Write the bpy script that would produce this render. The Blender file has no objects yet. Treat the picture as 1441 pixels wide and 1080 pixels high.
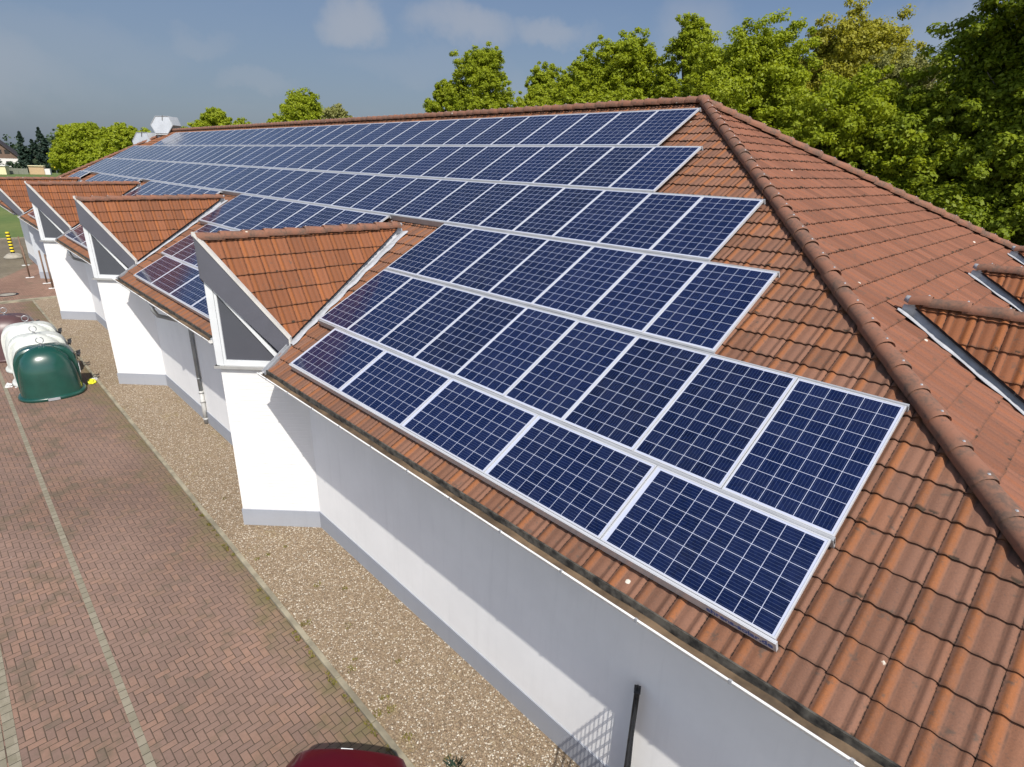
import bpy, bmesh, math, random
import numpy as np
from mathutils import Vector, Matrix
D = bpy.data
SC = bpy.context.scene
COL = SC.collection
R = math.radians
random.seed(7)
rng = np.random.default_rng(7)

# ---------------------------------------------------------------- camera
CAM_POS = Vector((1.01, -3.89, 3.32))
RW = [[0.6937753147729004, 0.7196335854669584, 0.028342817032082246],
      [0.27344762488101293, -0.22680617714409035, -0.9347648658640688],
      [-0.6662598660104608, 0.6562670650550615, -0.3541346216726062]]
cam = D.cameras.new('camera')
cam.sensor_fit = 'HORIZONTAL'; cam.sensor_width = 36; cam.lens = 20.40
cam.clip_start = 0.1; cam.clip_end = 4000
co = D.objects.new('camera', cam); COL.objects.link(co)
co.matrix_world = Matrix(((RW[0][0], -RW[1][0], -RW[2][0], CAM_POS.x),
                          (RW[0][1], -RW[1][1], -RW[2][1], CAM_POS.y),
                          (RW[0][2], -RW[1][2], -RW[2][2], CAM_POS.z), (0, 0, 0, 1)))
SC.camera = co

# ---------------------------------------------------------------- light, sky, exposure
SUN_DIR = Vector((1.96, -1.0, 2.58)).normalized()          # towards the sun
sun = D.lights.new('sun', 'SUN'); sun.energy = 4.6; sun.angle = R(0.5); sun.color = (1.0, 0.95, 0.87)
so = D.objects.new('sun', sun); COL.objects.link(so)
so.rotation_euler = SUN_DIR.to_track_quat('Z', 'Y').to_euler()
so.location = (20, -10, 30)
SC.view_settings.view_transform = 'Standard'; SC.view_settings.look = 'None'
SC.view_settings.exposure = 0.25; SC.view_settings.gamma = 1.0
SC.render.film_transparent = False
SC.cycles.max_bounces = 6

def nd(nt, t, **k):
    n = nt.nodes.new(t)
    for a, b in k.items(): setattr(n, a, b)
    return n
class G:
    """small helper for building node graphs"""
    def __init__(s, nt): s.nt = nt
    def put(s, sock, v):
        if v is None: return
        if isinstance(v, bpy.types.NodeSocket): s.nt.links.new(v, sock)
        else:
            if sock.type in ('RGBA',) and len(v) == 3: v = (*v, 1)
            sock.default_value = v
    def m(s, op, a, b=None, c=None, clamp=False):
        n = nd(s.nt, 'ShaderNodeMath', operation=op, use_clamp=clamp)
        for i, v in enumerate((a, b, c)): s.put(n.inputs[i], v)
        return n.outputs[0]
    def add(s, a, b): return s.m('ADD', a, b)
    def sub(s, a, b): return s.m('SUBTRACT', a, b)
    def mul(s, a, b): return s.m('MULTIPLY', a, b)
    def eq(s, a, b): return s.m('COMPARE', a, b, 0.1)
    def vm(s, op, a, b=None, scale=None):
        n = nd(s.nt, 'ShaderNodeVectorMath', operation=op)
        s.put(n.inputs[0], a)
        if b is not None: s.put(n.inputs[1], b)
        if scale is not None: s.put(n.inputs['Scale'], scale)
        return n.outputs['Value'] if op in ('DOT_PRODUCT', 'LENGTH', 'DISTANCE') else n.outputs[0]
    def xyz(s, v):
        n = nd(s.nt, 'ShaderNodeSeparateXYZ'); s.put(n.inputs[0], v); return n.outputs
    def comb(s, x, y, z=0.0):
        n = nd(s.nt, 'ShaderNodeCombineXYZ')
        for i, v in enumerate((x, y, z)): s.put(n.inputs[i], v)
        return n.outputs[0]
    def mix(s, f, a, b, blend='MIX'):
        n = nd(s.nt, 'ShaderNodeMix', data_type='RGBA', blend_type=blend)
        s.put(n.inputs[0], f); s.put(n.inputs[6], a); s.put(n.inputs[7], b)
        return n.outputs[2]
    def ramp(s, f, lo, hi, a=0.0, b=1.0, smooth=True):
        n = nd(s.nt, 'ShaderNodeMapRange')
        if smooth: n.interpolation_type = 'SMOOTHSTEP'
        for i, v in enumerate((f, lo, hi, a, b)): s.put(n.inputs[i], v)
        return n.outputs[0]
    def noise(s, vec, scale, detail=3.0, rough=0.55, col=False, dim='3D'):
        n = nd(s.nt, 'ShaderNodeTexNoise', noise_dimensions=dim)
        if vec is not None: s.put(n.inputs['Vector'], vec)
        n.inputs['Scale'].default_value = scale; n.inputs['Detail'].default_value = detail
        n.inputs['Roughness'].default_value = rough
        return n.outputs[1] if col else n.outputs[0]
    def voro(s, vec, scale, feature='F1', out='Distance', dim='3D'):
        n = nd(s.nt, 'ShaderNodeTexVoronoi', feature=feature, voronoi_dimensions=dim)
        if vec is not None: s.put(n.inputs['Vector'], vec)
        n.inputs['Scale'].default_value = scale
        return n.outputs[out]
    def white(s, vec, col=False):
        n = nd(s.nt, 'ShaderNodeTexWhiteNoise', noise_dimensions='3D'); s.put(n.inputs['Vector'], vec)
        return n.outputs[1] if col else n.outputs[0]
    def bump(s, h, strength=0.5, dist=0.01):
        n = nd(s.nt, 'ShaderNodeBump'); n.inputs['Strength'].default_value = strength
        n.inputs['Distance'].default_value = dist; s.put(n.inputs['Height'], h)
        return n.outputs[0]

# world: physical sky, thinned by a dull grey haze towards the far left, and a few soft clouds
W = D.worlds.new('World'); SC.world = W; W.use_nodes = True
nt = W.node_tree; nt.nodes.clear(); g = G(nt)
sky = nd(nt, 'ShaderNodeTexSky', sky_type='NISHITA')
sky.sun_disc = False
sky.sun_elevation = math.asin(SUN_DIR.z)
sky.sun_rotation = math.atan2(SUN_DIR.x, SUN_DIR.y)
sky.altitude = 50; sky.air_density = 1.0; sky.dust_density = 1.6; sky.ozone_density = 2.2
dirv = nd(nt, 'ShaderNodeTexCoord').outputs['Generated']
dx, dy, dz = g.xyz(dirv)
col = g.mix(1.0, sky.outputs[0], (0.88, 0.90, 1.0), 'MULTIPLY')
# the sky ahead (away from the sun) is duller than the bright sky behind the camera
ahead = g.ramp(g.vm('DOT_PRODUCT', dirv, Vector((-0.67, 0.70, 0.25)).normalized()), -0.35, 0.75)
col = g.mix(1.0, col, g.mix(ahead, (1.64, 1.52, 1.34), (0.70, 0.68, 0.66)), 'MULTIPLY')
# dull storm haze low in the far left
left = g.ramp(g.vm('DOT_PRODUCT', dirv, Vector((-0.94, 0.28, 0.0))), 0.45, 1.0)
low = g.ramp(dz, 0.42, 0.0)
col = g.mix(g.mul(g.mul(left, low), 0.66), col, (1.45, 1.84, 2.42))
def cdir(u, v):
    a = (u-720.5)/816.5; b = (v-540)/816.5
    return Vector([RW[0][i]*a+RW[1][i]*b+RW[2][i] for i in range(3)]).normalized()
warp = g.vm('SCALE', g.vm('SUBTRACT', g.noise(dirv, 9.0, 5, 0.6, col=True), (0.5, 0.5, 0.5)), scale=0.10)
dw = g.vm('ADD', dirv, warp)
cl = None
for (u, v, rx, rz, st) in [(503, 24, .050, .032, .55), (655, 42, .075, .030, .5), (772, 44, .06, .022, .42), (60, 62, .16, .03, .13),
                           (372, 118, .05, .016, .18), (700, 130, .10, .03, .12), (985, 40, .06, .05, .3), (280, 66, .04, .02, .18),
                           (-300, 60, .25, .05, .4), (1700, 20, .3, .06, .5), (600, 92, .12, .02, .12)]:
    c = cdir(u, v)
    h = Vector((-c.y, c.x, 0)).normalized(); up = h.cross(c) if h.cross(c).z > 0 else c.cross(h)
    off = g.vm('SUBTRACT', dw, c)
    e = g.add(g.m('POWER', g.m('DIVIDE', g.vm('DOT_PRODUCT', off, h), rx), 2.0),
              g.m('POWER', g.m('DIVIDE', g.vm('DOT_PRODUCT', off, up), rz), 2.0))
    k = g.mul(g.ramp(e, 1.6, 0.0), st)
    cl = k if cl is None else g.m('MAXIMUM', cl, k)
wisp = g.mul(g.ramp(g.noise(g.vm('MULTIPLY', dirv, (3.0, 3.0, 9.0)), 1.3, 6, 0.62), 0.52, 0.80), 0.10)
cl = g.m('MAXIMUM', cl, wisp)
col = g.mix(cl, col, (3.2, 3.3, 3.6))
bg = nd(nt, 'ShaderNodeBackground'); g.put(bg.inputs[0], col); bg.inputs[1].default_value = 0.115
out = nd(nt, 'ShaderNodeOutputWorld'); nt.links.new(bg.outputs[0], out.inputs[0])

# ---------------------------------------------------------------- helpers for objects
def tag(o, label=None, cat=None, group=None, kind=None):
    if label: o['label'] = label
    if cat: o['category'] = cat
    if group: o['group'] = group
    if kind: o['kind'] = kind
    return o
def empty(name, loc=(0, 0, 0), rz=0.0):
    o = D.objects.new(name, None); COL.objects.link(o)
    o.location = loc; o.rotation_euler = (0, 0, rz); o.empty_display_size = 0.2
    return o
def link(name, me, mat=None, parent=None, smooth=False):
    o = D.objects.new(name, me); COL.objects.link(o)
    if mat is not None:
        for m_ in (mat if isinstance(mat, (list, tuple)) else [mat]): me.materials.append(m_)
    if parent: o.parent = parent
    if smooth:
        me.polygons.foreach_set('use_smooth', [True]*len(me.polygons)); me.update()
    return o
def npmesh(name, verts, faces, uv=None):
    """verts (n,3), faces (m,4) or (m,3)"""
    verts = np.asarray(verts, np.float32); faces = np.asarray(faces, np.int32)
    me = D.meshes.new(name); k = faces.shape[1]
    me.vertices.add(len(verts)); me.vertices.foreach_set('co', verts.ravel())
    me.loops.add(faces.size); me.loops.foreach_set('vertex_index', faces.ravel())
    me.polygons.add(len(faces))
    me.polygons.foreach_set('loop_start', np.arange(0, faces.size, k, dtype=np.int32))
    me.polygons.foreach_set('loop_total', np.full(len(faces), k, np.int32))
    if uv is not None:
        l = me.uv_layers.new(name='UVMap')
        l.data.foreach_set('uv', np.asarray(uv, np.float32)[faces.ravel()].ravel())
    me.update(calc_edges=True); me.validate()
    return me
class MB:
    """collects shapes into one mesh"""
    def __init__(s): s.v = []; s.f = []; s.mi = []
    def put(s, vs, fs, mi=0):
        b = len(s.v); s.v += [tuple(v) for v in vs]
        s.f += [tuple(i+b for i in f) for f in fs]; s.mi += [mi]*len(fs)
    def box(s, x0, x1, y0, y1, z0, z1, fn=None, mi=0):
        vs = [(x, y, z) for z in (z0, z1) for y in (y0, y1) for x in (x0, x1)]
        if fn: vs = [fn(*v) for v in vs]
        s.put(vs, [(0, 2, 3, 1), (4, 5, 7, 6), (0, 1, 5, 4), (2, 6, 7, 3), (0, 4, 6, 2), (1, 3, 7, 5)], mi)
    def prism(s, poly, d, mi=0):
        """poly: list of 3-D points, d: extrusion vector"""
        n = len(poly); d = Vector(d); a = [Vector(p) for p in poly]
        s.put(a+[p+d for p in a], [tuple(range(n))[::-1], tuple(range(n, 2*n))] +
              [(i, (i+1) % n, n+(i+1) % n, n+i) for i in range(n)], mi)
    def tube(s, pts, r, n=10, cap=True, mi=0, squash=None):
        pts = [Vector(p) for p in pts]; m_ = len(pts); rs = r if isinstance(r, (list, tuple)) else [r]*m_
        vs = []; prev = None
        for i, p in enumerate(pts):
            t = (pts[min(i+1, m_-1)]-pts[max(i-1, 0)]).normalized()
            ref = Vector((0, 0, 1)) if abs(t.z) < .95 else Vector((1, 0, 0))
            u = t.cross(ref).normalized() if prev is None else (prev-t*prev.dot(t)).normalized()
            prev = u; w = t.cross(u)
            for k in range(n):
                a = 2*math.pi*k/n; vs.append(p+(u*math.cos(a)+w*math.sin(a))*rs[i])
        fs = [(i*n+k, i*n+(k+1) % n, (i+1)*n+(k+1) % n, (i+1)*n+k) for i in range(m_-1) for k in range(n)]
        if cap: fs += [tuple(range(n))[::-1], tuple(range((m_-1)*n, m_*n))]
        s.put(vs, fs, mi)
    def lathe(s, prof, c=(0, 0, 0), n=24, sx=1.0, sy=1.0, mi=0):
        vs = [(c[0]+r*math.cos(2*math.pi*k/n)*sx, c[1]+r*math.sin(2*math.pi*k/n)*sy, c[2]+z) for r, z in prof for k in range(n)]
        m_ = len(prof)
        fs = [(i*n+k, i*n+(k+1) % n, (i+1)*n+(k+1) % n, (i+1)*n+k) for i in range(m_-1) for k in range(n)]
        fs += [tuple(range(n))[::-1], tuple(range((m_-1)*n, m_*n))]
        s.put(vs, fs, mi)
    def grid(s, rows, mi=0):
        n = len(rows[0]); vs = [p for r_ in rows for p in r_]
        s.put(vs, [(i*n+k, i*n+k+1, (i+1)*n+k+1, (i+1)*n+k) for i in range(len(rows)-1) for k in range(n-1)], mi)
    def mesh(s, name):
        me = D.meshes.new(name); me.from_pydata(s.v, [], s.f)
        me.polygons.foreach_set('material_index', s.mi); me.update(); return me
    def build(s, name, mat, parent=None, smooth=False, bevel=0.0, fix=True, autosm=None):
        me = s.mesh(name)
        if fix or bevel:
            bm = bmesh.new(); bm.from_mesh(me)
            if fix: bmesh.ops.recalc_face_normals(bm, faces=bm.faces)
            if bevel:
                es = [e for e in bm.edges if len(e.link_faces) == 2 and e.calc_face_angle() > 0.5]
                bmesh.ops.bevel(bm, geom=es, offset=bevel, segments=2, affect='EDGES', profile=0.5)
            bm.to_mesh(me); bm.free()
        o = link(name, me, mat, parent, smooth)
        if autosm: me.set_sharp_from_angle(angle=R(autosm))
        return o

# ---------------------------------------------------------------- materials
MATS = {}
def mat(name, rgb, rough=0.6, metal=0.0, spec=0.5, var=0.0, vscale=4.0, bump=0.0, bscale=60.0, coat=0.0):
    m_ = D.materials.new(name); m_.use_nodes = True; nt = m_.node_tree; g = G(nt)
    b = nt.nodes['Principled BSDF']
    b.inputs['Roughness'].default_value = rough; b.inputs['Metallic'].default_value = metal
    b.inputs['Specular IOR Level'].default_value = spec; b.inputs['Coat Weight'].default_value = coat
    pos = nd(nt, 'ShaderNodeTexCoord').outputs['Object']
    if var:
        f = g.noise(pos, vscale, 5, 0.6)
        g.put(b.inputs['Base Color'], g.mix(g.ramp(f, 0.3, 0.7), tuple(c*(1-var) for c in rgb), tuple(min(1, c*(1+var)) for c in rgb)))
    else: b.inputs['Base Color'].default_value = (*rgb, 1)
    if bump: g.put(b.inputs['Normal'], g.bump(g.noise(pos, bscale, 4), bump, 0.01))
    MATS[name] = m_; return m_
def newmat(name):
    m_ = D.materials.new(name); m_.use_nodes = True; nt = m_.node_tree
    MATS[name] = m_; return m_, nt, G(nt), nt.nodes['Principled BSDF']
mat('zinc', (0.27, 0.28, 0.295), 0.6, 0.1, var=0.12, vscale=3)
mat('lead_sheet', (0.33, 0.34, 0.36), 0.75, 0.0, spec=0.25, var=0.15, vscale=8)
mat('trim_grey', (0.50, 0.49, 0.46), 0.5, 0.0, var=0.08, vscale=3)
mat('white_frame', (0.58, 0.60, 0.61), 0.4, var=0.04, vscale=3)
mat('sill_grey', (0.36, 0.36, 0.35), 0.45, 0.2, var=0.1)
mat('board_grey', (0.085, 0.087, 0.105), 0.5, var=0.06, vscale=1.5)
mat('pane_grey', (0.070, 0.074, 0.088), 0.22, var=0.04, vscale=1.2)
mat('gutter_white', (0.72, 0.72, 0.70), 0.5, var=0.12, vscale=2)
mat('gutter_inside', (0.14, 0.085, 0.045), 0.45, var=0.35, vscale=2.5)
mat('gutter_silt', (0.115, 0.078, 0.045), 0.7, var=0.6, vscale=2.2)
mat('fascia_dark', (0.052, 0.047, 0.038), 0.9, var=0.85, vscale=9)
mat('soffit', (0.55, 0.55, 0.55), 0.7)
mat('aluminium', (0.52, 0.53, 0.55), 0.38, 0.25, var=0.04, vscale=2)
mat('aluminium_dull', (0.38, 0.39, 0.405), 0.45, 0.3, var=0.10, vscale=2)
mat('letter_blue', (0.06, 0.11, 0.33), 0.6)
mat('kerb_stone', (0.23, 0.205, 0.145), 0.9, var=0.3, vscale=2.5, bump=0.4, bscale=40)
mat('fence_steel', (0.018, 0.02, 0.022), 0.45)
mat('pipe_dark', (0.27, 0.285, 0.29), 0.5, 0.3, var=0.1)
mat('pipe_light', (0.43, 0.43, 0.415), 0.5, var=0.15)
mat('green_plastic', (0.008, 0.052, 0.039), 0.27, var=0.12, vscale=2, coat=0.2)
mat('white_plastic', (0.52, 0.54, 0.50), 0.45, var=0.12, vscale=2)
mat('brown_plastic', (0.085, 0.045, 0.045), 0.4, var=0.15, vscale=2)
mat('label_white', (0.7, 0.72, 0.72), 0.5)
mat('label_ink', (0.12, 0.16, 0.2), 0.5)
mat('dark_hole', (0.01, 0.01, 0.01), 0.8)
mat('steel', (0.45, 0.46, 0.47), 0.35, 0.8)
mat('car_paint', (0.062, 0.0012, 0.005), 0.30, spec=0.3, var=0.06, vscale=2, coat=0.35)
mat('car_glass', (0.012, 0.014, 0.016), 0.06)
mat('car_black', (0.015, 0.015, 0.016), 0.6)
mat('tyre', (0.02, 0.02, 0.02), 0.85)
mat('rim', (0.5, 0.5, 0.52), 0.3, 0.8)
mat('red_lens', (0.35, 0.01, 0.01), 0.2)
mat('yellow', (0.75, 0.58, 0.02), 0.5)
mat('black', (0.012, 0.012, 0.012), 0.5)
mat('concrete', (0.26, 0.24, 0.20), 0.9, var=0.2, bump=0.3)
mat('rust_post', (0.16, 0.10, 0.065), 0.7, var=0.2)
mat('yellow_bag', (0.72, 0.70, 0.03), 0.4)
mat('white_bag', (0.5, 0.5, 0.49), 0.45)
mat('house_white', (0.62, 0.60, 0.57), 0.8, var=0.06)
mat('house_wood', (0.13, 0.085, 0.06), 0.8, var=0.2)
mat('house_roof', (0.035, 0.028, 0.03), 0.8, var=0.2)
mat('house_cream', (0.62, 0.56, 0.34), 0.8)
mat('house_tan', (0.42, 0.30, 0.17), 0.8, var=0.1)
mat('window_dark', (0.02, 0.022, 0.025), 0.12)
mat('hedge_fence', (0.16, 0.17, 0.13), 0.8, var=0.2)
mat('asphalt', (0.12, 0.12, 0.125), 0.9, var=0.15)
mat('bark', (0.075, 0.06, 0.045), 0.9, var=0.3, vscale=6, bump=0.5, bscale=20)

def wall_material(name, rgb, brick):
    m_, nt, g, b = newmat(name)
    geo = nd(nt, 'ShaderNodeNewGeometry').outputs['Position']
    x, y, z = g.xyz(geo)
    f = g.noise(geo, 1.2, 5, 0.6)
    streak = g.noise(g.vm('MULTIPLY', geo, (3.0, 3.0, 0.25)), 2.2, 4, 0.6)
    c = g.mix(g.ramp(f, 0.35, 0.7), tuple(v*0.95 for v in rgb), rgb)
    c = g.mix(g.mul(g.ramp(streak, 0.50, 0.75), 0.16), c, tuple(v*0.7 for v in rgb))
    if not brick:
        splash = g.mul(g.ramp(g.add(z, g.mul(g.noise(geo, 3.0, 4), 0.25)), -3.45, -3.75), 0.12)
        c = g.mix(splash, c, (0.40, 0.36, 0.30))
    g.put(b.inputs['Base Color'], c); b.inputs['Roughness'].default_value = 0.8
    h = g.mul(g.noise(geo, 55.0, 4), 0.35)
    if brick:
        s = g.m('FRACT', g.m('DIVIDE', z, 0.077))
        edge = g.m('MINIMUM', s, g.sub(1.0, s))
        h = g.add(h, g.mul(g.ramp(edge, 0.0, 0.14), 0.8))
        h = g.add(h, g.mul(g.white(g.comb(g.m('FLOOR', g.m('DIVIDE', z, 0.077)), g.m('FLOOR', g.mul(g.sub(x, y), 2.6)), 0.0)), 0.4))
    g.put(b.inputs['Normal'], g.bump(h, 0.35, 0.008))
wall_material('wall_white', (0.77, 0.77, 0.76), False)
wall_material('wall_brick', (0.69, 0.69, 0.68), True)
wall_material('wall_shaded_grey', (0.44, 0.47, 0.50), False)  # shade on the farthest bay is put into this wall colour
wall_material('plinth_paint', (0.285, 0.305, 0.345), False)

def tile_material(name, orange, dusty, dirt=0.5, joint=0.95):
    m_, nt, g, b = newmat(name)
    uv = nd(nt, 'ShaderNodeUVMap').outputs[0]; uv_ = g.xyz(uv)
    geo = nd(nt, 'ShaderNodeNewGeometry').outputs['Position']
    u, v = uv_[0], uv_[1]
    iu = g.m('FLOOR', u); iv = g.m('FLOOR', v); fu = g.m('FRACT', u); fv = g.m('FRACT', v)
    rnd = g.white(g.comb(iu, iv, 0.3)); rnd2 = g.white(g.comb(iu, iv, 7.7))
    # the large roll of each tile stays clean and orange, trough and small roll weather to a dusty brown
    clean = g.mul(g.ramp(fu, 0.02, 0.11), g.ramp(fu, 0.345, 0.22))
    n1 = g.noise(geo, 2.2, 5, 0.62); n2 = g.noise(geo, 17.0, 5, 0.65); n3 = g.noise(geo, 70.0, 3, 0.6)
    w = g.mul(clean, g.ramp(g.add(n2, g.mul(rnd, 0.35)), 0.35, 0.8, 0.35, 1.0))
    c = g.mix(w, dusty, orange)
    c = g.mix(g.mul(g.ramp(g.add(n1, g.mul(g.sub(rnd2, 0.5), 0.5)), 0.40, 0.80), 0.30), c, orange)
    val = g.add(0.80, g.add(g.mul(rnd, 0.32), g.add(g.mul(g.sub(n3, 0.5), 0.45), g.mul(g.sub(g.noise(geo, 160.0, 2), 0.5), 0.4))))
    c = g.mix(1.0, c, g.comb(val, val, val), 'MULTIPLY')
    # algae and soot spots, denser near the lower edge and along the joints
    grit = g.ramp(g.noise(geo, 48.0, 3, 0.7), 0.56, 0.72)
    c = g.mix(g.mul(grit, dirt*0.55), c, (0.075, 0.056, 0.045))
    spot = g.ramp(g.add(n2, g.mul(g.sub(g.noise(geo, 5.0, 4), 0.5), 0.8)), 0.60, 0.80)
    c = g.mix(g.mul(spot, dirt), c, (0.085, 0.060, 0.045))
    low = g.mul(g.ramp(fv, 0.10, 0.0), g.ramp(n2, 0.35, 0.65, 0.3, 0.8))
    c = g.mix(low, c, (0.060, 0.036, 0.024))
    ej = g.m('MINIMUM', fu, g.sub(1.0, fu))
    jn = g.mul(g.ramp(ej, 0.03, 0.008), g.ramp(g.noise(geo, 34.0, 3), 0.42, 0.62, 0.15*joint, joint))
    c = g.mix(jn, c, (0.035, 0.022, 0.016))
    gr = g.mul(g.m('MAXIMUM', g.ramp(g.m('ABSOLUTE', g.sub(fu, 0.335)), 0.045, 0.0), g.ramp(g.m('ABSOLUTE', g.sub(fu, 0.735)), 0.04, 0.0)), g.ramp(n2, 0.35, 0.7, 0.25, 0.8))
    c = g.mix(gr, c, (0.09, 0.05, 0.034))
    mv = g.voro(geo, 7.0); mc = g.xyz(g.voro(geo, 7.0, 'F1', 'Color'))[2]
    lump = g.mul(g.mul(g.ramp(g.add(mv, g.mul(g.sub(n3, 0.5), 0.25)), 0.34, 0.24), g.m('GREATER_THAN', mc, 0.55)), g.ramp(fv, 0.17, 0.08))
    c = g.mix(g.mul(lump, 0.9), c, (0.030, 0.022, 0.014))
    # a few pale lichen rosettes
    lv = g.voro(geo, 3.1, 'F1', 'Distance'); lr = g.xyz(g.voro(geo, 3.1, 'F1', 'Color'))[0]
    lich = g.mul(g.ramp(g.add(lv, g.mul(g.sub(n3, 0.5), 0.06)), 0.085, 0.06), g.m('GREATER_THAN', lr, 0.90))
    c = g.mix(g.mul(lich, 0.85), c, (0.62, 0.60, 0.52))
    g.put(b.inputs['Base Color'], c); b.inputs['Roughness'].default_value = 0.86
    b.inputs['Specular IOR Level'].default_value = 0.3
    g.put(b.inputs['Normal'], g.bump(g.add(g.mul(n3, 0.6), g.mul(n2, 0.6)), 0.35, 0.006))
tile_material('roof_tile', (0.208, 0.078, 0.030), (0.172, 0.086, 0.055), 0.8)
tile_material('roof_tile_end', (0.198, 0.076, 0.040), (0.180, 0.078, 0.048), 0.65, 0.45)
tile_material('dormer_tile', (0.240, 0.083, 0.027), (0.195, 0.074, 0.034), 0.6)
def cap_material():
    m_, nt, g, b = newmat('cap_tile')
    geo = nd(nt, 'ShaderNodeNewGeometry').outputs['Position']
    n1 = g.noise(geo, 4.0, 5, 0.6); n2 = g.noise(geo, 24.0, 5, 0.65)
    c = g.mix(g.ramp(n1, 0.35, 0.7), (0.205, 0.090, 0.054), (0.165, 0.086, 0.056))
    c = g.mix(g.mul(g.ramp(g.add(n2, g.mul(n1, 0.7)), 0.80, 1.05), 0.6), c, (0.065, 0.05, 0.04))
    l = g.ramp(g.add(g.voro(geo, 4.0), g.mul(g.sub(n2, .5), .12)), 0.13, 0.09)
    sel = g.m('GREATER_THAN', g.xyz(g.voro(geo, 4.0, 'F1', 'Color'))[1], 0.80)
    c = g.mix(g.mul(g.mul(l, sel), 0.8), c, (0.58, 0.54, 0.44))
    g.put(b.inputs['Base Color'], c); b.inputs['Roughness'].default_value = 0.88
    g.put(b.inputs['Normal'], g.bump(n2, 0.4, 0.008))
cap_material()

def cell_material():
    """the face of a 6 x 10 cell panel: object space x across (0..0.99), y along (0..1.65)"""
    m_, nt, g, b = newmat('solar_cells')
    pos = nd(nt, 'ShaderNodeTexCoord').outputs['Object']
    x, y, z = g.xyz(pos)
    P = 0.1585
    cx = g.m('DIVIDE', g.sub(x, 0.495-3*P), P); cy = g.m('DIVIDE', g.sub(y, 0.825-5*P), P)
    fx = g.m('FRACT', cx); fy = g.m('FRACT', cy)
    ex = g.m('MINIMUM', fx, g.sub(1.0, fx)); ey = g.m('MINIMUM', fy, g.sub(1.0, fy))
    gap = g.m('LESS_THAN', g.m('MINIMUM', ex, ey), 0.0155)
    outside = g.m('MAXIMUM', g.m('GREATER_THAN', g.m('ABSOLUTE', g.sub(cx, 3.0)), 3.0),
                  g.m('GREATER_THAN', g.m('ABSOLUTE', g.sub(cy, 5.0)), 5.0))
    white = g.m('MAXIMUM', gap, outside)
    q = g.m('FRACT', g.mul(fx, 5.0))
    bus = g.m('LESS_THAN', g.m('ABSOLUTE', g.sub(q, 0.5)), 0.040)
    info = nd(nt, 'ShaderNodeObjectInfo').outputs['Random']
    cid = g.comb(g.m('FLOOR', cx), g.m('FLOOR', cy), g.mul(info, 91.0))
    r1 = g.white(cid); 
    flake = g.xyz(g.voro(g.vm('ADD', pos, g.vm('SCALE', g.comb(info, info, info), scale=40.0)), 42.0, 'F1', 'Color'))[0]
    tone = g.add(g.add(0.42, g.mul(info, 0.34)), g.add(g.mul(r1, 0.45), g.mul(flake, 0.35)))
    c = g.mix(r1, (0.0034, 0.0090, 0.043), (0.0050, 0.0094, 0.036))
    c = g.mix(1.0, c, g.comb(tone, tone, tone), 'MULTIPLY')
    c = g.mix(g.mul(bus, 0.38), c, (0.11, 0.15, 0.24))
    c = g.mix(white, c, (0.40, 0.43, 0.53))
    # thin dust film
    du = g.ramp(g.noise(g.vm('ADD', pos, g.vm('SCALE', g.comb(info, info, 0.0), scale=60.0)), 1.7, 5, 0.6), 0.4, 0.8)
    c = g.mix(g.mul(du, 0.010), c, (0.5, 0.47, 0.42))
    g.put(b.inputs['Base Color'], c)
    g.put(b.inputs['Roughness'], g.add(0.10, g.mul(du, 0.08)))
    b.inputs['Specular IOR Level'].default_value = 0.42
cell_material()

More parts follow.
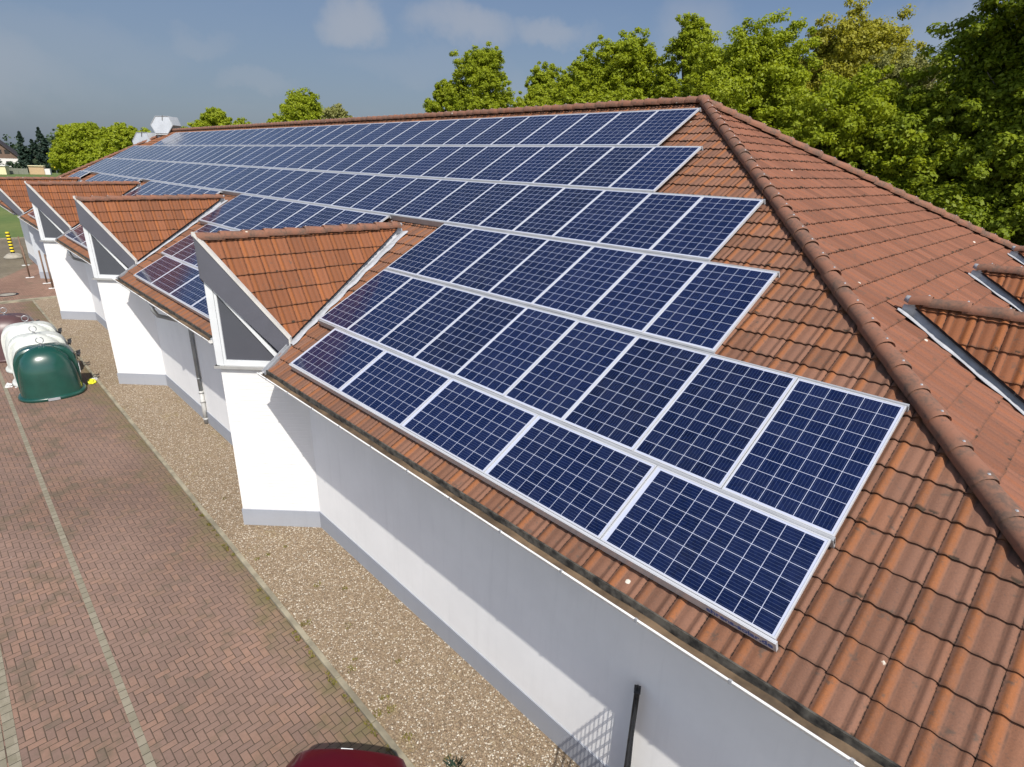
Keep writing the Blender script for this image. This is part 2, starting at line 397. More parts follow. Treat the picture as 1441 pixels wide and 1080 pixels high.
def paving_material(name, c1, c2, c3, rot=0.0, dirt=(0.098, 0.085, 0.058), moss=False):
    m_, nt, g, b = newmat(name)
    geo = nd(nt, 'ShaderNodeNewGeometry').outputs['Position']
    mp = nd(nt, 'ShaderNodeMapping', vector_type='POINT'); mp.inputs['Rotation'].default_value = (0, 0, rot)
    nt.links.new(geo, mp.inputs[0])
    x, y, z = g.xyz(mp.outputs[0]); S = 0.1015
    x = g.m('DIVIDE', x, S); y = g.m('DIVIDE', y, S)
    i = g.m('FLOOR', x); j = g.m('FLOOR', y); fx = g.m('FRACT', x); fy = g.m('FRACT', y)
    k = g.m('FLOORED_MODULO', g.sub(i, j), 4.0)
    e = [g.eq(k, float(q)) for q in range(4)]
    d = g.m('MINIMUM', g.m('MINIMUM', g.add(fx, e[1]), g.add(g.sub(1.0, fx), e[0])),
            g.m('MINIMUM', g.add(fy, e[2]), g.add(g.sub(1.0, fy), e[3])))
    rid = g.comb(g.sub(i, e[1]), g.sub(j, e[2]), 0.0)
    r1 = g.white(rid); r2 = g.white(g.vm('ADD', rid, (13.0, 5.0, 2.0)))
    n1 = g.noise(geo, 0.55, 5, 0.6); n2 = g.noise(geo, 26.0, 4, 0.6); n3 = g.noise(geo, 2.2, 5, 0.65)
    c = g.mix(r1, c1, c2)
    c = g.mix(g.mul(g.ramp(g.add(n1, g.mul(g.sub(r2, 0.5), 0.35)), 0.42, 0.72), 0.85), c, c3)
    v = g.add(0.90, g.add(g.mul(r2, 0.14), g.mul(g.sub(n2, 0.5), 0.34)))
    v = g.mul(v, g.ramp(g.noise(geo, 0.33, 3, 0.5), 0.3, 0.7, 0.86, 1.16))
    c = g.mix(1.0, c, g.comb(v, v, v), 'MULTIPLY')
    c = g.mix(g.mul(g.ramp(g.add(n3, g.mul(g.sub(n1, 0.5), 0.6)), 0.50, 0.74), 0.62), c, dirt)
    if moss:   # green film that creeps in from the kerb
        yy = g.xyz(geo)[1]
        mk = g.mul(g.ramp(g.add(yy, g.mul(g.sub(n1, 0.5), 1.1)), -1.75, -1.05), g.ramp(n3, 0.3, 0.65, 0.25, 0.85))
        c = g.mix(mk, c, (0.135, 0.112, 0.055))
    jt = g.mul(g.ramp(d, 0.085, 0.03), g.ramp(n3, 0.3, 0.6, 0.95, 0.7))
    c = g.mix(jt, c, (0.045, 0.035, 0.022))
    pv = g.voro(geo, 2.3); pc = g.xyz(g.voro(geo, 2.3, 'F1', 'Color'))[0]
    pale = g.mul(g.mul(g.ramp(g.add(pv, g.mul(n2, 0.03)), 0.045, 0.03), g.m('GREATER_THAN', pc, 0.86)), 0.6)
    c = g.mix(pale, c, (0.5, 0.45, 0.4))
    g.put(b.inputs['Base Color'], c); b.inputs['Roughness'].default_value = 0.88
    b.inputs['Specular IOR Level'].default_value = 0.3
    g.put(b.inputs['Normal'], g.bump(g.add(g.ramp(d, 0.02, 0.12), g.mul(n2, 0.25)), 0.6, 0.006))
paving_material('paving_red', (0.192, 0.126, 0.098), (0.180, 0.120, 0.095), (0.212, 0.129, 0.092), R(-1.5), moss=True)
paving_material('paving_pink', (0.225, 0.135, 0.098), (0.20, 0.12, 0.088), (0.245, 0.15, 0.11))
paving_material('paving_olive', (0.17, 0.145, 0.10), (0.155, 0.132, 0.092), (0.185, 0.158, 0.118))
def strip_material():
    m_, nt, g, b = newmat('strip_block')
    geo = nd(nt, 'ShaderNodeNewGeometry').outputs['Position']; x, y, z = g.xyz(geo)
    fx = g.m('FRACT', g.m('DIVIDE', x, 0.163)); ix = g.m('FLOOR', g.m('DIVIDE', x, 0.163))
    e = g.m('MINIMUM', fx, g.sub(1.0, fx)); r1 = g.white(g.comb(ix, g.m('FLOOR', g.mul(y, 3.0)), 0.0))
    c = g.mix(r1, (0.185, 0.165, 0.118), (0.235, 0.210, 0.155))
    c = g.mix(g.mul(g.ramp(g.noise(geo, 9.0, 5), 0.45, 0.75), 0.5), c, (0.13, 0.12, 0.075))
    c = g.mix(g.ramp(e, 0.05, 0.015), c, (0.05, 0.042, 0.028))
    g.put(b.inputs['Base Color'], c); b.inputs['Roughness'].default_value = 0.9
    g.put(b.inputs['Normal'], g.bump(g.add(g.ramp(e, 0.01, 0.08), g.mul(g.noise(geo, 60.0), 0.3)), 0.5, 0.006))
strip_material()
def gravel_material():
    m_, nt, g, b = newmat('gravel')
    geo = nd(nt, 'ShaderNodeNewGeometry').outputs['Position']
    w = g.vm('ADD', geo, g.vm('SCALE', g.noise(geo, 30.0, 2, col=True), scale=0.02))
    d1 = g.voro(w, 44.0); cc = g.xyz(g.voro(w, 44.0, 'F1', 'Color'))
    n1 = g.noise(geo, 1.1, 5, 0.6); n2 = g.noise(geo, 6.0, 4, 0.6)
    c = g.mix(cc[0], (0.185, 0.126, 0.075), (0.315, 0.245, 0.162))
    c = g.mix(g.m('GREATER_THAN', cc[1], 0.86), c, (0.50, 0.44, 0.35))
    c = g.mix(g.m('LESS_THAN', cc[2], 0.16), c, (0.20, 0.15, 0.10))
    moss = g.mul(g.ramp(g.add(n1, g.mul(g.sub(n2, 0.5), 0.6)), 0.55, 0.78), 0.40)
    c = g.mix(moss, c, (0.24, 0.19, 0.06))
    c = g.mix(g.mul(g.ramp(d1, 0.45, 0.85), 0.8), c, (0.10, 0.075, 0.045))
    g.put(b.inputs['Base Color'], c); b.inputs['Roughness'].default_value = 0.85
    g.put(b.inputs['Normal'], g.bump(g.sub(1.0, d1), 0.6, 0.012))
gravel_material()
def pebble_material():
    m_, nt, g, b = newmat('pebble')
    at = nd(nt, 'ShaderNodeAttribute', attribute_name='tone').outputs['Fac']
    r_ = g.white(g.comb(at, at, at), col=True); rr = g.xyz(r_)
    c = g.mix(rr[0], (0.175, 0.118, 0.070), (0.315, 0.243, 0.16))
    c = g.mix(g.m('GREATER_THAN', rr[1], 0.82), c, (0.56, 0.52, 0.44))
    c = g.mix(g.m('LESS_THAN', rr[2], 0.15), c, (0.17, 0.12, 0.08))
    g.put(b.inputs['Base Color'], c); b.inputs['Roughness'].default_value = 0.75
pebble_material()
def grass_material():
    m_, nt, g, b = newmat('grass_field')
    geo = nd(nt, 'ShaderNodeNewGeometry').outputs['Position']
    n1 = g.noise(geo, 0.05, 6, 0.65); n2 = g.noise(geo, 1.4, 5, 0.7)
    c = g.mix(g.ramp(n1, 0.35, 0.7), (0.075, 0.12, 0.022), (0.125, 0.15, 0.035))
    c = g.mix(g.mul(g.ramp(n2, 0.4, 0.75), 0.6), c, (0.045, 0.08, 0.014))
    g.put(b.inputs['Base Color'], c); b.inputs['Roughness'].default_value = 0.95
    g.put(b.inputs['Normal'], g.bump(n2, 0.8, 0.1))
grass_material()
def leaf_material(name, lo, hi, trans=0.35):
    m_, nt, g, b = newmat(name)
    at = nd(nt, 'ShaderNodeAttribute', attribute_name='tone').outputs['Fac']
    c = g.mix(at, lo, hi)
    nt.nodes.remove(b)
    d = nd(nt, 'ShaderNodeBsdfPrincipled'); g.put(d.inputs['Base Color'], c); d.inputs['Roughness'].default_value = 0.55
    d.inputs['Specular IOR Level'].default_value = 0.25
    t = nd(nt, 'ShaderNodeBsdfTranslucent'); g.put(t.inputs[0], g.mix(1.0, c, (1.15, 1.1, 0.6), 'MULTIPLY'))
    mx = nd(nt, 'ShaderNodeMixShader'); mx.inputs[0].default_value = trans
    nt.links.new(d.outputs[0], mx.inputs[1]); nt.links.new(t.outputs[0], mx.inputs[2])
    o_ = [n for n in nt.nodes if n.type == 'OUTPUT_MATERIAL'][0]; nt.links.new(mx.outputs[0], o_.inputs[0])
leaf_material('leaf_spring', (0.205, 0.262, 0.011), (0.340, 0.392, 0.024), 0.48)
leaf_material('leaf_deep', (0.150, 0.208, 0.011), (0.262, 0.320, 0.024), 0.48)
leaf_material('leaf_yellow', (0.25, 0.245, 0.022), (0.37, 0.35, 0.040), 0.42)
leaf_material('leaf_weed', (0.10, 0.095, 0.02), (0.19, 0.165, 0.03), 0.2)
leaf_material('leaf_pale', (0.19, 0.20, 0.05), (0.27, 0.27, 0.09))
leaf_material('leaf_conifer', (0.012, 0.028, 0.020), (0.028, 0.050, 0.030), 0.1)
leaf_material('leaf_far', (0.030, 0.052, 0.028), (0.052, 0.080, 0.035), 0.1)

# ---------------------------------------------------------------- measures of the place
AL = R(28.3); CA, SA, TA = math.cos(AL), math.sin(AL), math.tan(AL)
ZG = -4.02                      # ground
EX = 2.70                       # hip plane: x + y = EX on the near end
FX = -54.25                     # far end: x - y = FX
YR = 9.05                       # ridge
WALL_Y = 0.60
BAYS = [-10.33, -21.25, -32.2, -44.2]
END_BAYS = [4.84, 9.26, 13.66]
OFFB = {-44.2: 0.42, 4.84: 0.22, 9.26: 0.22, 13.66: 0.22}   # how far a gable sits down the slope
TOFF = -0.180                   # tile bed below the panel plane
def RP(x, t, off=0.0): return (x, t*CA-off*SA, t*SA+off*CA)
def main_hole(y):
    """half width of the opening that a gable roof leaves in the main slope at depth y"""
    if y < 0.42: return 1.0+0.40*(0.42-y)
    return max(0.0, 1.0*(3.55-y)/3.13)

# ---------------------------------------------------------------- tiles
TW, TG = 0.30, 0.335
def wave(u):
    """two rolls per tile, a broad trough between them"""
    h = np.zeros_like(u)
    for c, w, a in ((0.160, 0.185, 0.025), (0.875, 0.150, 0.021)):
        q = np.abs(u-c)/w; h = np.maximum(h, np.where(q < 1, a*(0.5+0.5*np.cos(np.pi*np.minimum(q, 1))), 0))
    t = (u-0.54)/0.21
    h = np.maximum(h, np.where(np.abs(t) < 1, 0.0115*(0.5+0.5*np.cos(np.pi*np.clip(t, -1, 1))), 0))
    return h
TU = np.array([0, .04, .09, .14, .19, .24, .29, .335, .39, .46, .54, .62, .69, .745, .80, .84, .88, .92, .96, 1.0]); TH = wave(TU)
NU = len(TU)
def tile_mesh(name, fn, intervals, v0, v1, u0, useed=0):
    """fn(u, v, off)->xyz arrays; intervals(va, vb)->list of (La, Ra, Lb, Rb); courses start at v0 and stop at v1.
    every profile line of a tile is cut exactly where it meets the (straight) edge of the interval"""
    V = []; UV = []; F = []; nb = 0
    rg = np.random.default_rng(100+useed)
    nc = int(math.ceil((v1-v0)/TG-1e-6))
    ii = np.arange(NU-1)
    for c in range(nc):
        va = v0+c*TG; vb = min(va+TG+0.045, v1+0.02)
        for La, Ra, Lb, Rb in intervals(va, min(vb, v1)):
            lo, hi = min(La, Lb), max(Ra, Rb)
            if hi-lo < 0.01: continue
            k0 = int(math.floor((lo-u0)/TW)); k1 = int(math.ceil((hi-u0)/TW))
            for k in range(k0, k1):
                u = u0+(k+TU*0.992+0.004)*TW
                dj, hj, tj = rg.normal(0, 0.003), rg.normal(0, 0.0018), rg.normal(0, 0.0015)
                s0 = np.zeros(NU); s1 = np.ones(NU)
                # left edge: u >= La+(Lb-La)s ; right edge: u <= Ra+(Rb-Ra)s
                for q0, q1, sg in ((u-La, u-Lb, 1), (Ra-u, Rb-u, 1)):
                    den = np.where(np.abs(q0-q1) < 1e-9, 1e-9, q0-q1); cr = q0/den
                    s1 = np.where((q0 >= 0) & (q1 < 0), np.minimum(s1, cr), s1)
                    s0 = np.where((q0 < 0) & (q1 >= 0), np.maximum(s0, cr), s0)
                    s1 = np.where((q0 < 0) & (q1 < 0), -1.0, s1)
                ok = s1 > s0+1e-4
                if not ok.any(): continue
                s1 = np.maximum(s1, s0)
                tl = tj*(TU-0.5)*2
                hA = TH+0.024+hj+tl; hB = TH+hj+tl*0.5-0.004
                A = fn(u, va+dj+(vb-va-dj)*s0, hA+(hB-hA)*s0)
                Bm = fn(u, va+dj+(vb-va-dj)*s1, hA+(hB-hA)*s1)
                Fr = fn(u, va+dj+0.004+(vb-va)*s0, TH*0.9+0.002+hj+tl)
                V += [np.stack(A, 1), np.stack(Bm, 1), np.stack(Fr, 1)]
                tu = k+TU*0.999; cc = c+1000
                UV += [np.stack([tu, cc+0.02+0.96*s0], 1), np.stack([tu, cc+0.02+0.96*s1], 1), np.stack([tu, np.full(NU, cc+0.001)], 1)]
                i = ii[ok[:-1] & ok[1:]]; j = ii[ok[:-1] & ok[1:] & (s0[:-1] < .01) & (s0[1:] < .01)]
                F.append(np.stack([nb+i, nb+i+1, nb+NU+i+1, nb+NU+i], 1))
                F.append(np.stack([nb+2*NU+j, nb+2*NU+j+1, nb+j+1, nb+j], 1))
                nb += 3*NU
    me = npmesh(name, np.concatenate(V), np.concatenate(F), np.concatenate(UV))
    return me
def slots(lo, hi, cs, cm, va, vb):
    """intervals of one course between lo(b) and hi(b), opened by the gable roofs centred at cs"""
    ba, bb = va*CA, vb*CA; out = []; cur = (lo(ba), lo(bb))
    for c in cs:
        ob = OFFB.get(c, 0.0); ha, hb = main_hole(ba+ob), main_hole(bb+ob)
        if ha <= 0 and hb <= 0: continue
        out.append((cur[0], min(c-ha, hi(ba)), cur[1], min(c-hb, hi(bb)))); cur = (max(c+ha, lo(ba)), max(c+hb, lo(bb)))
    out.append((cur[0], hi(ba), cur[1], hi(bb)))
    return [o for o in out if o[1] > o[0] or o[3] > o[2]]

hall = empty('hall_building', (-25, 9, ZG))
tag(hall, 'long white hall with hipped red tile roof and pointed gables along its side', 'building')
def put(o):       # parts are modelled in world coordinates
    o.matrix_parent_inverse = Matrix.Translation((25, -9, -ZG)); return o
def part(mb, name, m_, parent=hall, **k):
    o = mb.build(name, m_, parent, **k)
    if parent is hall: put(o)
    return o

def f_main(u, v, o):
    o = o+TOFF; return (u+0*v, v*CA-o*SA, v*SA+o*CA)
def iv_main(va, vb): return slots(lambda b: FX+b, lambda b: EX-b, sorted(BAYS), None, va, vb)
V0 = -0.30
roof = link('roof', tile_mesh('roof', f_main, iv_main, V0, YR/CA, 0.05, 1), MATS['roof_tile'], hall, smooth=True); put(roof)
roof.data.set_sharp_from_angle(angle=R(50))
# hip end towards the right
def f_end(u, v, o):
    o = o+TOFF; return (EX-(v*CA-o*SA), u+0*v, v*SA+o*CA)
YB = 2*YR
def iv_end(va, vb): return slots(lambda b: b, lambda b: YB-b, END_BAYS, None, va, vb)
re_ = link('roof', tile_mesh('roof', f_end, iv_end, V0, YR/CA, 0.1, 2), MATS['roof_tile_end'], hall, smooth=True); put(re_)
re_.data.set_sharp_from_angle(angle=R(50)); re_['label'] = 'duller reddish hip end of the roof'
# far end and rear slope
def slab(name, pts, uvs):
    me = npmesh(name, pts, [[0, 1, 2, 3]], uvs); o = link(name, me, MATS['roof_tile'], hall); put(o); return o
zE = V0*SA+TOFF*CA; bE = V0*CA; zR = YR*TA+(TOFF+.05)/CA+0.02
sl = (YR-bE)/CA/TG
slab('roof', [(EX-bE, YB-bE, zE), (FX+bE, YB-bE, zE), (FX+YR, YR, zR), (EX-YR, YR, zR)], [(0, 0), (190, 0), (160, sl), (30, sl)])
slab('roof', [(FX+bE, YB-bE, zE), (FX+bE, bE, zE), (FX+YR, YR, zR), (FX+YR, YR+.01, zR)], [(0, 0), (62, 0), (31, sl), (31, sl)])
# solid under-roof that closes the gaps below the tiles
mb = MB()
o_ = TOFF-0.035
def RPm(x, y, o): return (x, y-o*SA*0, y*TA+o/CA)
zz = lambda y: y*TA+o_/CA
for lo, hi in zip([FX]+[b for b in sorted(BAYS)], [b for b in sorted(BAYS)]+[EX]):
    ys = [-0.26, 0.0, 0.42, 3.13, 3.55, YR]
    Lf = [(lo+(y if lo == FX else main_hole(y+OFFB.get(lo, 0)))) for y in ys]; Rt = [(hi-(y if hi == EX else main_hole(y+OFFB.get(hi, 0)))) for y in ys]
    Lf = [max(l, FX+y) for l, y in zip(Lf, ys)]; Rt = [min(r_, EX-y) for r_, y in zip(Rt, ys)]
    mb.grid([[(l, y, zz(y)), (r_, y, zz(y))] for l, r_, y in zip(Lf, Rt, ys)])
seg = [bE]+END_BAYS+[YB-bE]
for i in range(len(seg)-1):
    lo, hi = seg[i], seg[i+1]
    rows = []
    for b in [-0.26, 0.2, 0.42, 3.33, 3.55, YR]:
        l = b if i == 0 else lo+main_hole(b+OFFB.get(lo, 0)); r_ = YB-b if i == len(seg)-2 else hi-main_hole(b+OFFB.get(hi, 0))
        l = min(max(l, b), YB-b); r_ = min(r_, YB-b)
        rows.append([(EX-b, l, zz(b)), (EX-b, max(l, r_), zz(b))])
    mb.grid(rows)
part(mb, 'roof_underlay', MATS['house_roof'])

# caps: overlapping half-round tiles along a line
def cap_row(name, p0, p1, upv, parent, r=0.115, pitch=0.37, seed=0, skip=0.0, m_=None):
    p0 = Vector(p0); p1 = Vector(p1); d = (p1-p0); L = d.length; d.normalize()
    up = Vector(upv); up = (up-d*up.dot(d)).normalized(); sd = d.cross(up)
    mb = MB(); rg = random.Random(seed); n = int(L/pitch)
    for i in range(n+1):
        a = p0+d*(i*pitch-0.02+skip); b = p0+d*min(L, (i+1)*pitch+0.05+skip)
        ra = r*(1.02+rg.uniform(-.015, .015)); rb = r*0.91; j = sd*rg.uniform(-.008, .008)+up*rg.uniform(-.004, .006)
        rows = []
        for (c, rr, hh) in ((a+d*0.012, ra*0.86, 0.006), (a, ra*0.97, 0.010), (a+d*0.02, ra, 0.014), (a+d*0.07, ra, 0.012), (b, rb, -0.012)):
            rows.append([c+j+sd*(rr*math.cos(t))+up*(rr*0.92*math.sin(t)+hh) for t in [math.pi*(k/10)*1.24-math.pi*0.12 for k in range(11)]])
        mb.grid(rows)
        q_ = a+d*.045+up*(ra*.92+.012)+j; z_ = .011
        mb.put([q_+sd*z_-d*z_, q_+sd*z_+d*z_, q_-sd*z_+d*z_, q_-sd*z_-d*z_, q_+up*.014], [(0, 1, 4), (1, 2, 4), (2, 3, 4), (3, 0, 4)], 1)
    o = mb.build(name, [m_ or MATS['cap_tile'], MATS['lead_sheet']], parent, smooth=True, fix=False)
    o.data.set_sharp_from_angle(angle=R(45))
    return o
apexN = (EX-YR, YR, zR); apexF = (FX+YR, YR, zR)
hz = lambda b: b*TA+(TOFF+.065)/CA
for nm, a, b_, upv in [('hip_cap', (EX-bE-.02, bE+.02, hz(bE)), apexN, (0.3, -0.3, 1)), ('hip_cap', (EX-bE, YB-bE, hz(bE)), apexN, (.3, .3, 1)),
                       ('ridge_cap', apexF, (apexN[0]+.12, YR, zR), (0, 0, 1)), ('hip_cap', (FX+bE, bE, hz(bE)), apexF, (-.3, -.3, 1)),
                       ('hip_cap', (FX+bE, YB-bE, hz(bE)), apexF, (-.3, .3, 1))]:
    c = cap_row(nm, a, b_, upv, roof, r=0.108, seed=len(nm)+int(a[0])); 
mb = MB(); mb.lathe([(0.16, -0.06), (0.15, 0.03), (0.11, 0.085), (0.04, 0.10)], (apexN[0], YR, zR+0.02), 14)
mb.build('ridge_hood', MATS['cap_tile'], roof, smooth=True)

# ---------------------------------------------------------------- walls
BACK = YB-WALL_Y; XE = EX-WALL_Y; XF = FX+WALL_Y
mb = MB()
ZW = 0.08
mb.box(XF, XE, WALL_Y, WALL_Y+0.3, ZG, ZW); mb.box(XF, XE, BACK-0.3, BACK, ZG, ZW)
mb.box(XE-0.3, XE, WALL_Y+0.3, BACK-0.3, ZG, ZW); mb.box(XF, XF+0.3, WALL_Y+0.3, BACK-0.3, ZG, ZW)
wall = part(mb, 'wall', MATS['wall_white'])
mb = MB(); q = 0.018
edges = [XF]+[v for b in sorted(BAYS) for v in (b-1.13, b+1.13)]+[XE+q]
for i in range(0, len(edges), 2): mb.box(edges[i], edges[i+1], WALL_Y-q, WALL_Y+0.1, ZG-0.05, -3.62)
mb.box(XE-0.1, XE+q, WALL_Y+0.1, BACK, ZG-0.05, -3.62)
pl = mb.build('plinth', MATS['plinth_paint'], wall)
# eaves box
mb = MB()
edges2 = [FX-bE]+[v for b in sorted(BAYS) for v in (b-1.26, b+1.26)]+[EX-bE]
for i in range(0, len(edges2), 2): mb.box(edges2[i]+.1, edges2[i+1]-.04, -0.20, WALL_Y+.01, -0.36, -0.335)
mb.box(XE-.01, EX+.2, 0.0, YB, -0.36, -0.335)
part(mb, 'soffit', MATS['soffit'])
mb = MB()
for i in range(0, len(edges2), 2): mb.box(edges2[i]+.1, edges2[i+1]-.04, -0.215, -0.195, -0.36, -0.235)
part(mb, 'fascia', MATS['fascia_dark'])

# gutters: half-round channel with a white rim; silt lies in it
def gutter(x0, x1, seed):
    mb = MB(); rm = 0.072; cy, cz = -0.268, -0.285
    N = 10
    for s_ in (rm, rm-0.006):
        rows = [[(x0, cy-s_*math.cos(math.pi*k/N), cz-s_*math.sin(math.pi*k/N)) for k in range(N+1)],
                [(x1, cy-s_*math.cos(math.pi*k/N), cz-s_*math.sin(math.pi*k/N)) for k in range(N+1)]]
        mb.grid(rows, 0 if s_ == rm else 1)
    mb.tube([(x0, cy-rm, cz+.002), (x1, cy-rm, cz+.002)], 0.0105, 8, mi=0)
    for xe, sg in ((x0, -1), (x1, 1)):
        pts = [(xe, cy-rm*math.cos(math.pi*k/N), cz-rm*math.sin(math.pi*k/N)) for k in range(N+1)]
        mb.prism(pts, (0.004*sg, 0, 0), 0)
    o = part(mb, 'gutter', [MATS['gutter_white'], MATS['gutter_inside']], smooth=True, fix=False)
    o.data.set_sharp_from_angle(angle=R(40))
    rg = random.Random(seed); mb = MB(); n = max(6, int((x1-x0)/0.25)); rows = []
    for i in range(n+1):
        x = x0+0.01+(x1-x0-0.02)*i/n; h = -0.036+rg.uniform(-.010, .012)
        w = math.sqrt(max(1e-5, 0.064**2-h*h))
        rows.append([(x, cy-w, cz+h), (x, cy-w*.3, cz+h+rg.uniform(0, .006)), (x, cy+w*.4, cz+h+rg.uniform(0, .012)), (x, cy+w, cz+h+.008)])
    mb.grid(rows); mb.build('silt', MATS['gutter_silt'], o, smooth=True)
    mb = MB(); x = x0+0.4
    while x < x1:
        mb.box(x-.013, x+.013, cy-rm-.013, cy-rm+.012, cz-.022, cz+.012); x += 0.85
    mb.build('gutter_bracket', MATS['zinc'], o)
    return o
for i in range(0, len(edges2), 2):
    a = edges2[i]+(0.0 if i else .1); b_ = edges2[i+1]-(0.0 if i+2 < len(edges2) else .0)
    gutter(a+.02, b_-.02, i)
mb = MB()  # plain gutter of the end side
mb.tube([(EX+.27, bE, -.33), (EX+.27, YB-bE, -.33)], .07, 10); part(mb, 'gutter', MATS['gutter_white'], smooth=True)

# ---------------------------------------------------------------- pointed bays with gables
def bay(F, idx, end=False):
    """F(a, b, z): a along the eave from the arris, b inwards from the eave, z up"""
    OB = OFFB.get(END_BAYS[idx] if end else BAYS[idx], 0.0)
    P = lambda a, b, z: Vector(F(a, b-OB, z-OB*TA if z > -1 else z))
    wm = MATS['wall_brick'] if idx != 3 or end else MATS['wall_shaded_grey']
    A0 = -0.55; IN = 1.15
    plain = idx == 3 and not end
    P0 = lambda a, b, z: Vector(F(a, b, z))
    AW = 0.12 if plain else A0; IN = WALL_Y-AW
    mb = MB(); tri = [(0, AW), (IN, WALL_Y), (-IN, WALL_Y)]
    mb.prism([P0(a, b, ZG) for a, b in tri], (0, 0, -0.44-ZG))
    bw = part(mb, 'bay_wall', wm)
    mb = MB(); k = q*1.42
    mb.prism([P0(0, AW-k, ZG-.05), P0(IN+k*.7, WALL_Y-q-.002, ZG-.05), P0(-IN-k*.7, WALL_Y-q-.002, ZG-.05)], (0, 0, -3.622-ZG+.05))
    mb.build('plinth', MATS['plinth_paint'], bw)
    # gable core
    GA = A0+0.05
    mb = MB()
    base = [(0, GA, 1.84), (-1.0, GA+1.02, .05), (-1.0, GA+1.02, -.43), (0, GA, -.43)]
    for s_ in (1, -1):
        poly = [P(a*s_, b+(.9 if plain else 0), z) for a, b, z in base]
        d = P(0, 0.30, 0)-P(0, 0, 0)
        mb.prism(poly, d)
    part(mb, 'gable_wall', MATS['board_grey'])
    # local plane of one half: w along the face from the arris (plan 45 deg), z
    def H(s_, w, z, out): return P(s_*(w*0.7071+out*0.7071), A0+w*0.7071-out*0.7071, z)
    for s_ in (1, -1):
        plain = idx == 3 and not end
        sill_z = -0.44; W1 = 1.41
        top = 1.16; slope = (1.93-0.16)/1.41
        bot = -0.36; wb = (top-bot)/slope
        d_ = lambda w, z, o: H(s_, w, z, o)
        if not plain:
            wt = empty('gable_window'); wt.parent = hall; put(wt)
            mb = MB()
            def bar(pts, o0, o1):
                mb.prism([d_(w, z, o0) for w, z in pts], d_(0, 0, o1)-d_(0, 0, o0))
            bar([(-0.03, top+.09), (0.095, top-.05), (0.095, sill_z+.02), (-0.03, sill_z+.02)], -0.02, 0.045)       # corner post
            bar([(0.098, top-.06), (0.145, top-.115), (0.145, bot+.05), (0.098, bot)], -0.02, 0.028)
            bar([(0.098, sill_z+.02), (wb+.14, sill_z+.02), (wb+.02, bot+.045), (0.098, bot+.045)], -0.02, 0.034)
            bar([(0.10, top-.055), (0.10, top-.115-.03), (wb-.05, bot+.045), (wb+.045, bot+.045)], -0.02, 0.040)     # sloping bar
            fr = mb.build('frame', MATS['sill_grey' if plain else 'white_frame'], wt)
            mb = MB()
            mb.prism([d_(w, z, -0.01) for w, z in [(0.12, top-.13), (wb-.05, bot+.02), (0.12, bot+.02)]], d_(0, 0, .012)-d_(0, 0, 0))
            mb.build('pane', MATS['pane_grey'], wt)
            mb = MB()
            mb.prism([d_(w, z, -0.02) for w, z in [(-.075, sill_z-.035), (1.20, sill_z-.035), (1.20, sill_z+.018), (-.075, sill_z+.018)]], d_(0, 0, .105)-d_(0, 0, 0))
            mb.build('sill', MATS['sill_grey'], wt)
        # barge board
        mb = MB(); tw = 1.42
        poly = [(-.04, 1.985), (tw, 0.175), (tw, -0.06), (tw-.18, -0.13), (-.04, 1.225)]
        mb.prism([d_(w, z, 0.05) for w, z in poly], d_(0, 0, .05)-d_(0, 0, 0))
        bd = part(mb, 'gable_board', MATS['board_grey'])
        mb = MB(); th = 0.035; n_ = Vector((slope, 1)).normalized()
        e0, e1 = (-.05, 2.00), (tw+.012, 0.172)
        mb.prism([d_(e0[0], e0[1]-.03, .035), d_(e1[0], e1[1]-.03, .035), d_(e1[0]+n_.x*th*.5, e1[1]+n_.y*th, .035), d_(e0[0], e0[1]+.045, .035)], d_(0, 0, .085)-d_(0, 0, 0))
        mb.prism([d_(tw-.002, .17, .04), d_(tw+.03, .20, .04), d_(tw+.03, -.075, .04), d_(tw-.002, -.06, .04)], d_(0, 0, .075)-d_(0, 0, 0))
        mb.prism([d_(tw, -.06, .04), d_(tw+.03, -.075, .04), d_(tw-.17, -.165, .04), d_(tw-.19, -.13, .04)], d_(0, 0, .07)-d_(0, 0, 0))
        mb.build('edge_trim', MATS['trim_grey'], bd)
        # steep gable roof: horizontal ridge along b
        m60 = 1.77; L60 = math.hypot(1.0, m60)
        ca6, sa6 = 1.0/L60, m60/L60
        def f_d(u, v, o, s_=s_):
            hw = 1.03-v*ca6; z = 1.93-m60*hw
            a_ = s_*(hw+o*sa6); b_ = u; z = z+o*ca6
            if end: return (EX+OB-b_, END_BAYS[idx]+a_, z-OB*TA)
            return (BAYS[idx]+a_, b_-OB+0*z, z-OB*TA)
        def iv_d(va, vb):
            ha, hb = 1.03-va*ca6, 1.03-vb*ca6; return [(A0+ha-0.02, 3.60-ha*3.13, A0+hb-0.02, 3.60-hb*3.13)]
        me = tile_mesh('gable_roof', f_d, iv_d, 0.0, 1.03*L60-.02, 0.07 if s_ > 0 else .17, 20+idx*2+s_)
        if (s_ < 0) ^ (not end and False):
            me.flip_normals()
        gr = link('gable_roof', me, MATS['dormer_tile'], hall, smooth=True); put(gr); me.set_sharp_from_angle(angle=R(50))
        mb = MB()
        mb.put([P(s_*1.0, .44, .10), P(0, A0+.02, 1.87), P(0, 3.55, 1.87)], [(0, 1, 2)])
        mb.build('underlay', MATS['house_roof'], gr)
        # lead valley with a wavy turned edge lying on the main tiles
        mb = MB(); rows = []; rows2 = []; n = 44; rg = random.Random(idx*7+s_)
